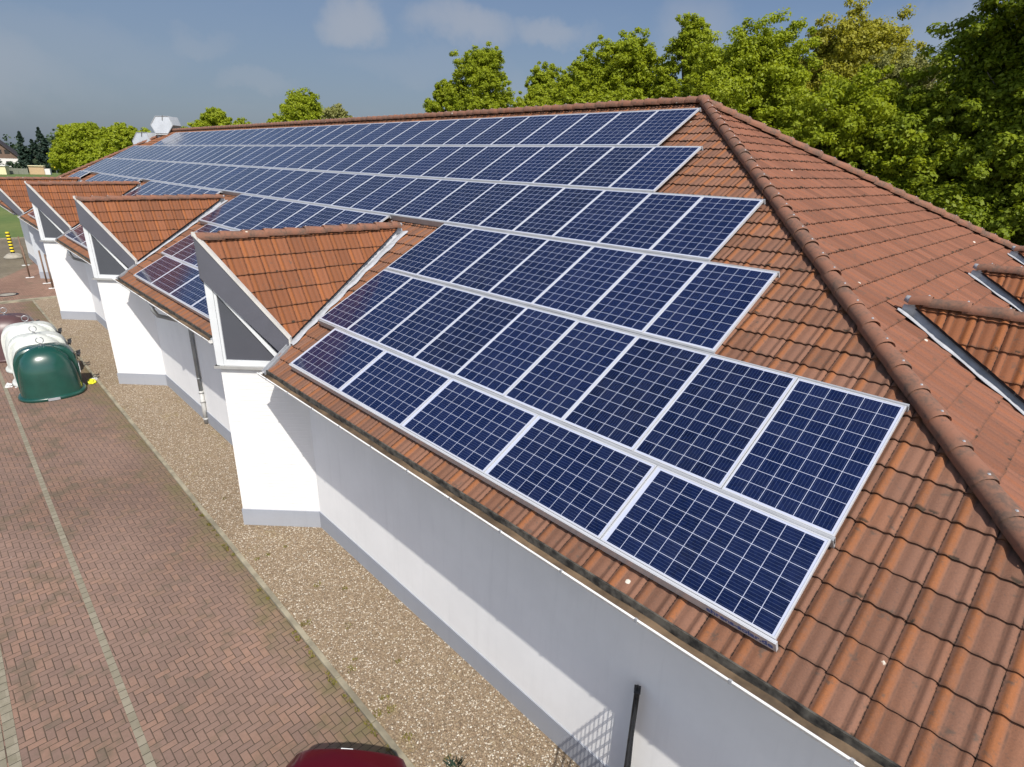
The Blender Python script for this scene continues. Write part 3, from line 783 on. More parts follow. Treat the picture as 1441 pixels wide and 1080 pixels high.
        for i in range(n+1):
            t = i/n; b_ = 0.36+(3.66-0.36)*t; hw = 1.02*(1-t)+0.0
            w = (0.080 if end else 0.165)+0.022*math.sin(i*0.9)+rg.uniform(-.008, .008)
            zm = lambda bb: bb*TA+(TOFF+0.060)/CA
            bump_ = 0.008*math.sin(i*0.9+1.2)
            rows.append([P(s_*max(0, hw-.15), b_, 1.93-1.77*max(0, hw-.15)-.03), P(s_*(hw-.045), b_, zm(b_)-.012), P(s_*(hw+.015), b_, zm(b_)-.012), P(s_*(hw+.03), b_+.006, zm(b_)+.004+bump_), P(s_*(hw+w), b_+.03, zm(b_+.03)+.010+bump_), P(s_*(hw+w+.012), b_+.032, zm(b_+.03)-.012)])
        mb.grid(rows); mb.build('valley_flashing', MATS['lead_sheet'], gr, smooth=True)
        # metal verge between gutter end and gable foot
        mb = MB(); Q = []
        for b_ in (-0.255+OB, 0.44):
            hw = main_hole(b_); zt = b_*TA+TOFF/CA
            Q.append([P(s_*(hw-.015), b_, zt-.06), P(s_*(hw-.015), b_, zt+.075), P(s_*(hw+.012), b_, zt+.075), P(s_*(hw+.014), b_, zt+.035), P(s_*(hw+.115), b_, zt+.062), P(s_*(hw+.115), b_, zt-.05)])
        mb.grid(Q); mb.build('verge_flashing', MATS['zinc'], gr)
    c = cap_row('ridge_cap', P(0, A0-.06, 1.93), P(0, 3.60, 1.95), (0, 0, 1), hall, r=0.088 if end else 0.102, pitch=0.40, seed=idx+50)
    put(c); c.data.materials[0] = MATS['cap_dormer']
    mb = MB(); mb.tube([P(0, 3.52, 1.94), P(0, 3.66, 1.98)], [.07, .04], 8); o = mb.build('ridge_end', MATS['lead_sheet'], c, smooth=True)
cd = MATS['cap_tile'].copy(); cd.name = 'cap_dormer'; MATS['cap_dormer'] = cd
for i, bx in enumerate(BAYS): bay(lambda a, b, z, bx=bx: (bx+a, b, z), i)
for i, by in enumerate(END_BAYS): bay(lambda a, b, z, by=by: (EX-b, by+a, z), i, True)

# downpipes
def downpipe(x):
    mb = MB()
    mb.tube([(x, -.265, -.345), (x, -.262, -.52), (x, -.17, -.68), (x, .38, -.93), (x, .52, -1.05), (x, .535, -1.2), (x, .535, -3.0)], .052, 10)
    for z in (-1.5, -2.6): mb.tube([(x, .535, z-.02), (x, .535, z+.02)], .057, 10)
    o = part(mb, 'downpipe', MATS['pipe_dark'], smooth=True)
    mb = MB(); mb.tube([(x, .535, -2.98), (x, .535, -3.98)], .058, 12)
    for z in (-3.02, -3.3, -3.85): mb.tube([(x, .535, z-.03), (x, .535, z+.03)], .070, 12)
    mb.build('foot_pipe', MATS['pipe_light'], o, smooth=True)
for x in (-16.1, -27.7): downpipe(x)
# door and windows in the wall beyond the third gable
def wall_window(x0, x1, z0, z1, nm='window'):
    mb = MB(); mb.box(x0, x1, WALL_Y-.012, WALL_Y+.01, z0, z1); o = part(mb, nm, MATS['window_dark'])
    mb = MB()
    for a, b_, c, d in ((x0-.06, x1+.06, z1, z1+.06), (x0-.06, x1+.06, z0-.06, z0), (x0-.06, x0, z0, z1), (x1, x1+.06, z0, z1), ((x0+x1)/2-.03, (x0+x1)/2+.03, z0, z1)):
        mb.box(a, b_, WALL_Y-.03, WALL_Y+.005, c, d)
    mb.build('frame', MATS['white_frame'], o)
wall_window(-42.6, -41.7, -3.2, -1.1, 'door'); wall_window(-41.1, -40.5, -2.3, -1.2); wall_window(-39.8, -39.2, -2.3, -1.2)

# ---------------------------------------------------------------- solar panels
PW, PL, PT = 1.004, 1.645, 0.040
PITCH = 1.01
ORD = ['zeroth', 'first', 'second', 'third', 'fourth', 'fifth', 'sixth', 'seventh', 'eighth', 'ninth', 'tenth', 'eleventh', 'twelfth', 'thirteenth',
       'fourteenth', 'fifteenth', 'sixteenth', 'seventeenth', 'eighteenth', 'nineteenth', 'twentieth']
def ordw(n):
    if n <= 20: return ORD[n]
    t = {2: 'twenty', 3: 'thirty', 4: 'forty'}[n//10]
    return (t[:-1]+'ieth') if n % 10 == 0 else t+'-'+ORD[n % 10]
def panel_meshes(PL):
    mb = MB(); w = 0.014; x0, x1, y0, y1 = 0, PW, 0, PL
    mb.box(x0, x1, y0, y0+w, -PT, 0); mb.box(x0, x1, y1-w, y1, -PT, 0)
    mb.box(x0, x0+w, y0+w, y1-w, -PT, 0); mb.box(x1-w, x1, y0+w, y1-w, -PT, 0)
    fm = mb.mesh('frame'); fm.materials.append(MATS['aluminium'])
    mb = MB(); mb.box(w, PW-w, w, PL-w, -0.012, -0.003); gm = mb.mesh('glass'); gm.materials.append(MATS['solar_cells'])
    return fm, gm
FM, GM = panel_meshes(PL); FM2, GM2 = panel_meshes(1.672)
ROOFROT = Matrix.Rotation(AL, 4, 'X')
def panel(x_right, t0, landscape, label):
    """x_right: right edge, t0: lower edge on the slope"""
    o = D.objects.new('solar_panel', None); COL.objects.link(o); o.empty_display_size = .3
    jx, jt, jo = rng.normal(0, .0015), rng.normal(0, .002), rng.normal(0, .0012)
    if landscape:
        p = RP(x_right+jx, t0+jt, jo); M_ = Matrix.Translation(p) @ ROOFROT @ Matrix.Rotation(math.pi/2, 4, 'Z')
    else:
        p = RP(x_right-PW+jx, t0+jt, jo); M_ = Matrix.Translation(p) @ ROOFROT
    M_ = M_ @ Matrix.Rotation(rng.normal(0, .0012), 4, 'Y') @ Matrix.Rotation(rng.normal(0, .0010), 4, 'X')
    o.matrix_world = M_
    for nm, me in ((('frame', FM2), ('glass', GM2)) if landscape else (('frame', FM), ('glass', GM))):
        c = D.objects.new(nm, me); COL.objects.link(c); c.parent = o
    tag(o, label, 'solar panel', 'blue solar panels on the tiled roof')
T0 = {1: 0.0, 2: 1.05, 3: 2.77, 4: 4.49, 5: 6.21, 6: 7.93}
ROWN = {1: 'bottom row', 2: 'second row', 3: 'third row', 4: 'fourth row', 5: 'fifth row', 6: 'top row'}
BL = ['right of the nearest gable', 'between nearest and second gables', 'between second and third gables', 'between third and farthest gables', 'beyond the farthest gable']
BLOCKS = [  # row, block, start (metres left of the right-hand edge), count
    (1, 0, 0.0, 5), (2, 0, 0.0, 9), (3, 0, 2.02, 7), (4, None, 3.03, 44), (5, None, 5.05, 41), (6, None, 6.06, 36),
    (3, 1, 11.2, 9), (2, 1, 12.2, 7), (1, 1, 12.0, 4), (3, 2, 22.25, 9), (2, 2, 23.25, 7), (1, 2, 23.2, 4),
    (3, 3, 33.1, 9), (2, 3, 34.1, 7), (1, 3, 34.4, 4), (3, 4, 45.0, 3)]
mr = MATS['aluminium_dull']
def rail(x0, x1, ta, tb, o0, o1, label):
    mb = MB(); mb.box(x0, x1, ta, tb, o0, o1, fn=lambda x, t, o: RP(x, t, o))
    mb.box(x0, x1, ta+.008, tb-.008, o1, o1+.004, fn=lambda x, t, o: RP(x, t, o))
    o = mb.build('mounting_rail', MATS['aluminium'] if 'bottom row' in label and 'lower' in label else mr, None)
    return tag(o, label, 'rail', 'aluminium rails along the solar panel rows')
rails = {}
for row, blk, s0, n in BLOCKS:
    land = row == 1; pitch = 1.68 if land else PITCH
    where = BL[blk] if blk is not None else ''
    for k in range(n):
        lab = '%s blue solar panel, %s from right in %s%s' % ('landscape' if land else 'portrait', ordw(k+1), ROWN[row] if blk is not None else 'unbroken '+ROWN[row], (', '+where) if where else '')
        x = -s0-k*pitch
        panel(x-(0.0 if not land else 0.008), T0[row], land, lab)
    xa, xb = -s0-n*pitch-.004, -s0+.012
    h = PL if not land else PW
    nm = ROWN[row]+((' '+where) if where else '')
    r1 = rail(xa, xb, T0[row]-.034, T0[row]-.003, -.136, -.004, 'aluminium rail along the lower edge of the '+nm)
    rail(xa, xb, T0[row]+h+.003, T0[row]+h+.034, -.085, -.006, 'aluminium rail along the upper edge of the '+nm)
    rails[(row, blk)] = r1
# lettering on the front of the lowest rail
cu = D.curves.new('lettering', 'FONT'); cu.body = 'ahrens-solar.de'; cu.size = 0.092; cu.extrude = 0.0008; cu.align_x = 'RIGHT'; cu.space_character = 0.98
cu.offset = 0.0022
to = D.objects.new('lettering', cu); COL.objects.link(to)
bpy.context.view_layer.update()
tm = D.meshes.new_from_object(to.evaluated_get(bpy.context.evaluated_depsgraph_get()))
D.objects.remove(to)
lt = link('lettering', tm, MATS['letter_blue'], rails[(1, 0)])
lt.matrix_world = Matrix.Translation(RP(-0.012, -.0356, -.104)) @ ROOFROT @ Matrix.Rotation(R(90), 4, 'X')

# ---------------------------------------------------------------- roof vents
def vent(loc, s, rz, tilt, label):
    o = empty('roof_vent', loc, rz); tag(o, label, 'vent', 'metal vent hoods at the far end of the ridge')
    mb = MB(); mb.box(-.62*s, .62*s, -.05, .75*s, -.9, .34*s); mb.build('neck', MATS['lead_sheet'], o, bevel=.01)
    mb = MB(); hx = [(-.55, .30), (.55, .30), (.98, .95), (.62, 1.62), (-.55, 1.62), (-.98, .95)]
    f = lambda x, z, y: (x*s, y*s-(z-.3)*s*tilt*-1, z*s)
    n = 6; A = [Vector(f(x, z, -.30)) for x, z in hx]; B_ = [Vector(f(x*.94, z, .85)) for x, z in hx]
    mb.put(A+B_, [tuple(range(n)), tuple(range(n, 2*n))[::-1]]+[(i, n+i, n+(i+1) % n, (i+1) % n) for i in range(n)])
    hood = mb.build('hood', MATS['vent_metal'], o)
    mb = MB()
    for i in range(n):
        mb.tube([Vector(f(*hx[i], -.315)), Vector(f(*hx[(i+1) % n], -.315))], .030*s, 6)
    mb.build('rim', MATS['zinc'], hood)
    mb = MB(); mb.box(-.60*s, .60*s, -.30*s, -.24*s, .20*s, .30*s); mb.build('drip_edge', MATS['white_frame'], o)
    mb = MB(); mb.tube([f(.06, 1.30, -.335), f(.06, 1.62, -.335), f(.06, 1.70, -.30)], .02, 6); mb.build('lifting_eye', MATS['black'], hood)
mat('vent_metal', (0.42, 0.44, 0.46), 0.5, 0.2, var=0.08, vscale=2)
vent((-45.4, 8.60, 4.30), 0.80, R(40), 0.25, 'upper grey metal vent hood standing on the far end of the ridge')
vent((-46.9, 7.6, 3.25), 0.82, R(25), 0.25, 'lower grey metal vent hood on the hip, left of the one on the ridge')

# ---------------------------------------------------------------- ground
def sheet(name, x0, x1, y0, y1, z, m_, th=0.0, kind='structure', poly=None):
    mb = MB(); pts = poly or [(x0, y0), (x1, y0), (x1, y1), (x0, y1)]
    mb.put([(x, y, z) for x, y in pts], [tuple(range(len(pts)))])
    o = mb.build(name, MATS[m_], None, fix=False); tag(o, kind=kind); return o
sheet('ground', -1600, 1200, -1500, 1500, ZG-.03, 'grass_field')
sheet('parking_pavement', -37.4, 14, -16, -1.08, ZG, 'paving_red')
sheet('forecourt_pavement', 0, 0, 0, 0, ZG-.004, 'paving_pink', poly=[(-38.1, -16), (-38.1, .58), (-54, .58), (-50.5, .45), (-45.5, -1.6), (-43.0, -3.2), (-42, -16)])
sheet('access_road', -66.2, -38.1, -16, 1.7, ZG-.008, 'paving_olive')
sheet('strip_line', -37.4, 14, -3.56, -3.435, ZG+.004, 'strip_block', poly=[(-37.4, -3.40), (14, -3.56), (14, -3.463), (-37.4, -3.303)])
sheet('strip_line', -37.4, 14, 0, 0, ZG+.004, 'strip_block', poly=[(-37.4, -4.72), (14, -4.78), (14, -4.655), (-37.4, -4.60)])
sheet('strip_line', -37.4, 14, 0, 0, ZG+.004, 'strip_block', poly=[(-37.4, -4.86), (14, -4.92), (14, -4.795), (-37.4, -4.735)])
sheet('gravel_bed', -37.4, 14, -1.0, .7, ZG+.012, 'gravel')
mb = MB(); x = -37.4
while x < 14:
    mb.box(x, x+.985, -1.085, -1.0, ZG-.1, ZG+.048+random.uniform(-.004, .004)); x += 1.0
tag(mb.build('kerb', MATS['kerb_stone'], None, bevel=.008), kind='structure')
mb = MB()
mb.box(-38.1, -37.4, -16, .58, ZG-.1, ZG+.012); mb.box(-37.62, -37.52, -16, .58, ZG-.1, ZG+.05)
tag(mb.build('kerb', MATS['kerb_stone'], None), kind='structure')
mb = MB(); mb.box(-66.4, -66.2, -16, 1.7, ZG-.1, ZG+.09); mb.box(-66.4, -54, 1.7, 1.85, ZG-.1, ZG+.09)
tag(mb.build('kerb', MATS['kerb_stone'], None), kind='structure')
sheet('road', -1600, -300, 20, 300, ZG-.022, 'asphalt', poly=[(-275, 34), (-268, 30), (-235, 46), (-150, 75), (-150, 81), (-238, 52)])
# loose stones lying on the gravel
def pebbles(n):
    base = np.array([[1, 0, 0], [-1, 0, 0], [0, 1, 0], [0, -1, 0], [0, 0, 1], [0, 0, -1]], float)
    fb = np.array([[0, 2, 4], [2, 1, 4], [1, 3, 4], [3, 0, 4], [2, 0, 5], [1, 2, 5], [3, 1, 5], [0, 3, 5]])
    x = -13.5+rng.random(n)**0.8*15.5; far = rng.random(n) < 0.3
    x = np.where(far, -36+rng.random(n)*23, x)
    y = -0.98+rng.random(n)*1.52
    keep = np.ones(n, bool)
    for b in BAYS: keep &= ~(np.abs(x-b) < (y+0.58))
    x, y = x[keep], y[keep]; n = len(x)
    s = (0.006+rng.random(n)**2*0.010)[:, None]*(0.6+0.8*rng.random((n, 3))); s[:, 2] *= .6
    a = rng.random(n)*6.28
    v = base[None]*s[:, None, :]
    jig = 1+0.25*rng.standard_normal((n, 6, 3)); v = v*jig
    vx = v[..., 0]*np.cos(a)[:, None]-v[..., 1]*np.sin(a)[:, None]; vy = v[..., 0]*np.sin(a)[:, None]+v[..., 1]*np.cos(a)[:, None]
    V = np.stack([vx+x[:, None], vy+y[:, None], v[..., 2]+ZG+.012+s[:, 2][:, None]*.6], -1).reshape(-1, 3)
    Fc = (fb[None]+(np.arange(n)*6)[:, None, None]).reshape(-1, 3)
    me = npmesh('gravel', V, Fc); at = me.attributes.new('tone', 'FLOAT', 'FACE')
    at.data.foreach_set('value', np.repeat(rng.random(n), 8).astype(np.float32))
    o = link('gravel', me, MATS['pebble']); tag(o, 'loose beige and brown pebbles in the strip along the wall', 'gravel', kind='stuff')
pebbles(42000)
# weeds in the gravel and along the kerb
def weeds(name, pts, m_, label, h=0.05, kind='stuff', n=26):
    V = []; F = []; T = []; nb = 0
    for (cx, cy, r_, hh) in pts:
        k = int(n*(r_/.06)) 
        for _ in range(max(6, k)):
            a = rng.random()*6.28; d = r_*math.sqrt(rng.random()); b = rng.random()*6.28; l = hh*(.5+rng.random())
            px, py = cx+d*math.cos(a), cy+d*math.sin(a); w = .006+.006*rng.random()
            dx_, dy_ = math.cos(b), math.sin(b)
            V += [(px-dy_*w, py+dx_*w, ZG+.01), (px+dy_*w, py-dx_*w, ZG+.01), (px+dx_*l*.7+dy_*w*.5, py+dy_*l*.7-dx_*w*.5, ZG+.02+l*.7), (px+dx_*l*1.0, py+dy_*l*1.0, ZG+.02+l*.8)]
            F.append((nb, nb+1, nb+2, nb+3)); nb += 4; T.append(rng.random())
    me = npmesh(name, V, F); at = me.attributes.new('tone', 'FLOAT', 'FACE'); at.data.foreach_set('value', np.array(T, np.float32))
    return tag(link(name, me, m_), label, 'plant', kind=kind)
w1 = [(-13+rng.random()*12, -.95+rng.random()*1.0, .03+.05*rng.random(), .025) for _ in range(22)]+[(-12+rng.random()*11, -1.1-.04*rng.random(), .04, .02) for _ in range(48)]
weeds('weed_patch', w1, MATS['leaf_weed'], 'scattered yellowish weeds sprouting in the gravel and along the kerb')
weeds('weed_tuft', [(-3.15, -.62, .10, .09)], MATS['leaf_conifer'], 'dark weed tuft in the gravel beside the red car', kind=None)

# ---------------------------------------------------------------- recycling bins
def recycling_bin(loc, rz, m_, label, sc=0.95):
    o = empty('recycling_bin', loc, rz); tag(o, label, 'bin', 'bottle banks parked beside the gravel strip')
    # local: front towards -y ; body is a rounded bell, wider across x
    prof = [(0.90, 0.0), (0.925, 0.03), (0.925, 0.085), (0.90, 0.11), (0.835, 0.125), (0.825, 0.2), (0.80, 0.55), (0.765, 0.9), (0.715, 1.13), (0.62, 1.35), (0.47, 1.52), (0.28, 1.63), (0.10, 1.67)]
    def ring(r_, z, n=40):
        e = 2.5; pts = []
        for k in range(n):
            a = 2*math.pi*k/n; c, s_ = math.cos(a), math.sin(a)
            q_ = (abs(c)**e+abs(s_)**e)**(-1/e)
            pts.append((r_*q_*c*sc, r_*q_*s_*0.86*sc, z*sc))
        return pts
    mb = MB(); n = 40; rows = [ring(r_, z)+[ring(r_, z)[0]] for r_, z in prof]
    mb.grid(rows); b = len(mb.v); mb.put([(0, 0, 1.68*sc)]+ring(*prof[-1]), [(0, 1+k, 1+(k+1) % n) for k in range(n)])
    mb.build('body', MATS[m_], o, smooth=True).data.set_sharp_from_angle(angle=R(55))
    # broad arched hood over the throw-in side
    mb = MB(); rows = []
    for y, gsc in ((-.02, .93), (.02, .99), (.10, 1.0), (.50, 1.0), (.62, .94), (.70, .82)):
        r_ = []
        for k in range(25):
            a = math.pi*k/24; e = 3.8; c, s_ = math.cos(a), math.sin(a); q_ = (abs(c)**e+abs(s_)**e)**(-1/e)
            r_.append((.86*gsc*q_*c*sc, y*sc, (.55+(1.63-.55)*gsc*q_*s_*(1.0 if True else 1))*sc))
        r_ = [(.86*gsc*sc*.99, y*sc, .14*sc)]+r_+[(-.86*gsc*sc*.99, y*sc, .14*sc)]
        rows.append(r_)
    mb.grid(rows)
    mb.put(rows[0], [tuple(range(len(rows[0])))]); mb.put(rows[-1], [tuple(range(len(rows[-1])))[::-1]])
    mb.build('hood', MATS[m_], o, smooth=True).data.set_sharp_from_angle(angle=R(40))
    mb = MB(); mb.tube([(0, .1*sc, 1.60*sc), (0, .1*sc, 1.76*sc)], .035*sc, 8); mb.box(-.07*sc, .07*sc, .03*sc, .17*sc, 1.60*sc, 1.665*sc)
    eye = mb.build('lifting_bolt', MATS['steel'], o)
    mb = MB(); mb.tube([(.10*sc*math.cos(t), .1*sc, (1.85+.10*math.sin(t))*sc) for t in [2*math.pi*k/16 for k in range(17)]], .014*sc, 6, cap=False)
    mb.build('lifting_ring', MATS['steel'], o, smooth=True)
    for y in (.06, .38):
        mb = MB(); c = (.865*sc, y*sc, 1.16*sc); mb.tube([c, (c[0]+.015, c[1], c[2])], .095*sc, 16); mb.build('throw_hole', MATS['dark_hole'], o)
        mb = MB(); mb.tube([(c[0]+.0, c[1], c[2]+.09*sc), (c[0]+.10*sc, c[1], c[2]+.05*sc)], [.02, .10*sc], 12); mb.build('hole_flap', MATS['black'], o)
    mb = MB(); mb.box(.862*sc, .872*sc, -.06*sc, .46*sc, .62*sc, .92*sc); l = mb.build('label_plate', MATS['label_white'], o)
    mb = MB()
    for z in (.86, .80, .74): mb.box(.872*sc, .874*sc, .0, (.40 if z > .8 else .30)*sc, (z-.018)*sc, (z+.012)*sc)
    mb.build('print_lines', MATS['label_ink'], l)
    mb = MB(); mb.box(-.12*sc, .20*sc, -.815*sc, -.785*sc, .02*sc, .10*sc); mb.build('foot_plate', MATS['aluminium_dull'], o)
    return o
# front of each bin turned to the camera
BZ = R(82)
recycling_bin((-21.62, -2.32, ZG), BZ, 'green_plastic', 'dark green domed bottle bank standing in front of the white ones')
recycling_bin((-23.30, -2.30, ZG), BZ, 'white_plastic', 'white domed bottle bank directly behind the green one')
recycling_bin((-25.05, -2.32, ZG), BZ, 'white_plastic', 'white domed bottle bank between the other white one and the brown one')
recycling_bin((-26.9, -2.75, ZG), BZ, 'brown_plastic', 'dark brown bottle bank at the back of the row')

def blob(name, loc, s, m_, label, seed):
    rg = random.Random(seed); bm = bmesh.new(); bmesh.ops.create_icosphere(bm, subdivisions=3, radius=1)
    ph = [rg.uniform(0, 6) for _ in range(6)]
    for v in bm.verts:
        k = 1+.22*math.sin(4*v.co.x+ph[0])*math.sin(5*v.co.y+ph[1])+.14*math.sin(9*v.co.z+ph[2]+3*v.co.x)+rg.uniform(-.07, .07)
        v.co = Vector((v.co.x*s[0]*k, v.co.y*s[1]*k, max(-.2, v.co.z)*s[2]*k+s[2]*.25))
    me = D.meshes.new(name); bm.to_mesh(me); bm.free()
    o = link(name, me, MATS[m_]); o.location = loc; return tag(o, label, 'litter')
blob('rubbish_bag', (-21.95, -1.22, ZG), (.16, .12, .11), 'yellow_bag', 'crumpled yellow bag lying right of the green bottle bank', 1)
blob('rubbish_bag', (-22.15, -1.10, ZG), (.10, .08, .08), 'white_bag', 'white bag behind the yellow one near the green bottle bank', 5)
blob('rubbish_bag', (-23.2, -3.28, ZG), (.12, .11, .09), 'white_bag', 'crumpled white bag left of the green bottle bank', 2)
for k, (dx_, dy_, s_) in enumerate([(.1, .25, .05), (.25, .15, .04), (.35, .35, .035)]):
    blob('litter_scrap', (-23.2+dx_, -3.28+dy_, ZG), (s_, s_*.8, s_*.6), 'white_bag', ['larger pale scrap beside the white bag left of the green bottle bank', 'pale scrap lying nearest the strip left of the green bottle bank', 'smallest pale scrap by the foot of the green bottle bank'][k], 11+k)

# ---------------------------------------------------------------- fence by the wall
fo = empty('mesh_fence', (-1.35, .50, ZG)); tag(fo, 'dark steel mesh fence running away from the white wall, seen edge-on', 'fence')
mb = MB(); mb.box(-.03, .03, -.05, .05, 0, 2.0); mb.box(-.036, .036, -.056, .056, 2.0, 2.012); mb.tube([(0, 0.0, 2.01), (0, 0.0, 2.07)], .012, 6)
po = mb.build('post', MATS['fence_steel'], fo, bevel=.004); po.rotation_euler = (0, 0, R(30))
mb = MB(); dv = Vector((.5, -.866, 0)); sv = Vector((.866, .5, 0))
for k in range(52):
    p = dv*(.06+.05*k)
    mb.tube([p+Vector((0, 0, .05)), p+Vector((0, 0, 1.98))], .004, 5, cap=False)
for k in range(10):
    z = .08+.205*k
    for s_ in (-1, 1):
        mb.tube([dv*.05+sv*.008*s_+Vector((0, 0, z)), dv*2.65+sv*.008*s_+Vector((0, 0, z))], .0055, 5, cap=False)
mb.build('mesh_panel', MATS['fence_steel'], fo)
mb = MB(); e_ = dv*2.7; mb.box(e_.x-.03, e_.x+.03, e_.y-.03, e_.y+.03, 0, 2.0); mb.build('post', MATS['fence_steel'], fo)

# ---------------------------------------------------------------- car (only the rear of its roof shows)
def car(loc, rz):
    """local: +x is the car's forward direction, rear end at x = 0"""
    o = empty('parked_car', loc, rz); tag(o, 'dark red estate car parked by the kerb, only its roof in view', 'car')
    L = 4.1; Wd = 1.66
    def loft(secs, name, m_, parent=o):
        mb = MB(); mb.grid(secs); mb.put(secs[0], [tuple(range(len(secs[0])))]); mb.put(secs[-1], [tuple(range(len(secs[-1])))[::-1]])
        ob = mb.build(name, m_, parent, smooth=True); ob.data.set_sharp_from_angle(angle=R(35)); return ob
    def section(x, hw, z0, z1, rad=.08, crown=.03):
        pts = []
        for k in range(6):
            a = math.pi/2*k/5; pts.append((x, hw-rad+rad*math.cos(a), z1-rad+rad*math.sin(a)-crown))
        top = [(x, (hw-rad)*t, z1-crown*t*t) for t in (.66, .33, 0)]
        half = [(x, hw, z0), (x, hw, (z0+z1)/2)]+pts+top
        return half+[(p[0], -p[1], p[2]) for p in half[::-1][1:]]
    body = loft([section(x, hw, z0, z1, .12, .02) for x, hw, z0, z1 in
                 [(.0, .70, .42, .80), (.04, .77, .30, .90), (.25, .82, .24, .94), (1.2, Wd/2, .22, .93), (2.8, Wd/2, .22, .92), (3.5, .81, .24, .86), (3.95, .74, .28, .74), (L, .62, .34, .62)]], 'body', MATS['car_paint'])
    loft([section(x, hw, z0, z1, .12, .03) for x, hw, z0, z1 in
          [(.12, .64, .88, .96), (.20, .60, .88, 1.32), (.60, .62, .88, 1.39), (1.6, .69, .88, 1.41), (2.1, .68, .88, 1.36), (2.85, .64, .86, .93)]], 'cabin', MATS['car_glass'])
    # roof panel
    rows = []
    for x, hw, z in [(-.02, .59, 1.385), (-.015, .62, 1.402), (.02, .645, 1.412), (.25, .672, 1.432), (.9, .69, 1.448), (1.5, .69, 1.450), (1.95, .67, 1.420), (2.15, .64, 1.375)]:
        bow = .05 if x < .2 else .03 if x < .4 else 0.0
        r_ = []
        for k in range(-10, 11):
            t = k/10; edge = max(0, abs(t)-.80)/.20
            r_.append((x+bow*t*t+(.08*edge**3 if x < .2 else 0), hw*t, z-.022*t*t-.045*edge**2))
        rows.append(r_)
    mb = MB(); mb.grid(rows); lo = [[(p[0], p[1], p[2]-.05) for p in r_] for r_ in rows]; mb.grid(lo)
    for seq in ([r_[0] for r_ in rows], [r_[-1] for r_ in rows], rows[0], rows[-1]):
        mb.grid([seq, [(p[0], p[1], p[2]-.05) for p in seq]])
    rf = mb.build('roof', MATS['car_paint'], o, smooth=True); rf.data.set_sharp_from_angle(angle=R(50))
    mb = MB(); mb.box(-.026, -.01, -.13, .0, 1.388, 1.398); mb.build('brake_lamp', MATS['label_white'], rf)
    for s_ in (-1, 1):
        mb = MB(); mb.tube([(1.9, s_*.80, .97), (1.9, s_*.95, 1.0)], [.05, .09], 10); mb.build('wing_mirror', MATS['car_paint'], o, smooth=True)
        mb = MB(); mb.box(-.012, .12, s_*.56-.11, s_*.56+.11, .62, .86); mb.build('tail_lamp', MATS['red_lens'], o, bevel=.01)
        mb = MB(); mb.box(L-.16, L-.02, s_*.52-.13, s_*.52+.13, .56, .68); mb.build('headlight', MATS['label_white'], o, bevel=.01)
        for x in (.72, 3.32):
            w = empty('wheel', (x, s_*.74, .30)); w.parent = o
            mb = MB(); n = 24; pr_ = [(.18, -.09), (.27, -.10), (.305, -.06), (.305, .06), (.27, .10), (.18, .09)]
            rows = [[(r_*math.cos(2*math.pi*k/n), y, r_*math.sin(2*math.pi*k/n)) for r_, y in pr_] for k in range(n+1)]
            mb.grid(rows); mb.build('tyre', MATS['tyre'], w, smooth=True)
            mb = MB(); mb.tube([(0, -.085, 0), (0, .085, 0)], .19, 20); mb.build('rim', MATS['rim'], w)
    mb = MB(); mb.box(-.03, .10, -.70, .70, .36, .56); mb.build('bumper', MATS['car_black'], o, bevel=.03)
    mb = MB(); mb.box(-.034, -.028, -.26, .26, .44, .54); mb.build('number_plate', MATS['label_white'], o)
    return o
car((-3.25, -1.93, ZG), R(-47))

# ---------------------------------------------------------------- small things beyond
def bollard():
    o = empty('striped_bollard', (-54.0, -.22, ZG)); tag(o, 'yellow and black striped post set in a round concrete foot', 'bollard')
    mb = MB(); mb.lathe([(.60, 0), (.58, .10), (.38, .28), (.2, .35), (.02, .36)], n=20); mb.build('foot', MATS['concrete'], o, smooth=True)
    for k in range(14):
        mb = MB(); z = .34+k*.105; mb.tube([(-.010*k, 0, z), (-.010*k-.010, 0, z+.105)], .12, 12)
        mb.build('stripe_band', MATS['yellow' if k % 2 else 'black'], o, smooth=True).data.set_sharp_from_angle(angle=R(40))
bollard()
PL_ = ['nearest thin brown post in front of the far white wall', 'second thin brown post in front of the far white wall', 'third thin brown post by the far corner', 'farthest thin brown post standing on the olive paving']
for k, (x, y) in enumerate([(-40.4, .20), (-42.2, .16), (-44.8, -.35), (-50.0, .0)]):
    o = empty('post', (x, y, ZG)); tag(o, PL_[k], 'post', 'brown posts along the far wall')
    mb = MB(); mb.tube([(0, 0, 0), (0, 0, 1.9)], .042, 8); mb.build('shaft', MATS['rust_post'], o, smooth=True)
    mb = MB(); mb.box(-.07, .07, -.20, .20, .0, .03); mb.build('base_plate', MATS['label_white'], o)
o = empty('manhole_cover', (-39.8, -1.85, ZG)); tag(o, 'round manhole with a pale centre and dark rim in the pink paving', 'manhole cover')
mb = MB(); mb.lathe([(.36, 0), (.36, .012), (.30, .014), (.02, .014)], n=24); mb.build('lid', MATS['concrete'], o)
mb = MB(); rows = [[(r_*math.cos(2*math.pi*k/24), r_*math.sin(2*math.pi*k/24), z) for r_, z in ((.36, .016), (.47, .016), (.47, 0))] for k in range(25)]; mb.grid(rows); mb.build('rim', MATS['black'], o)

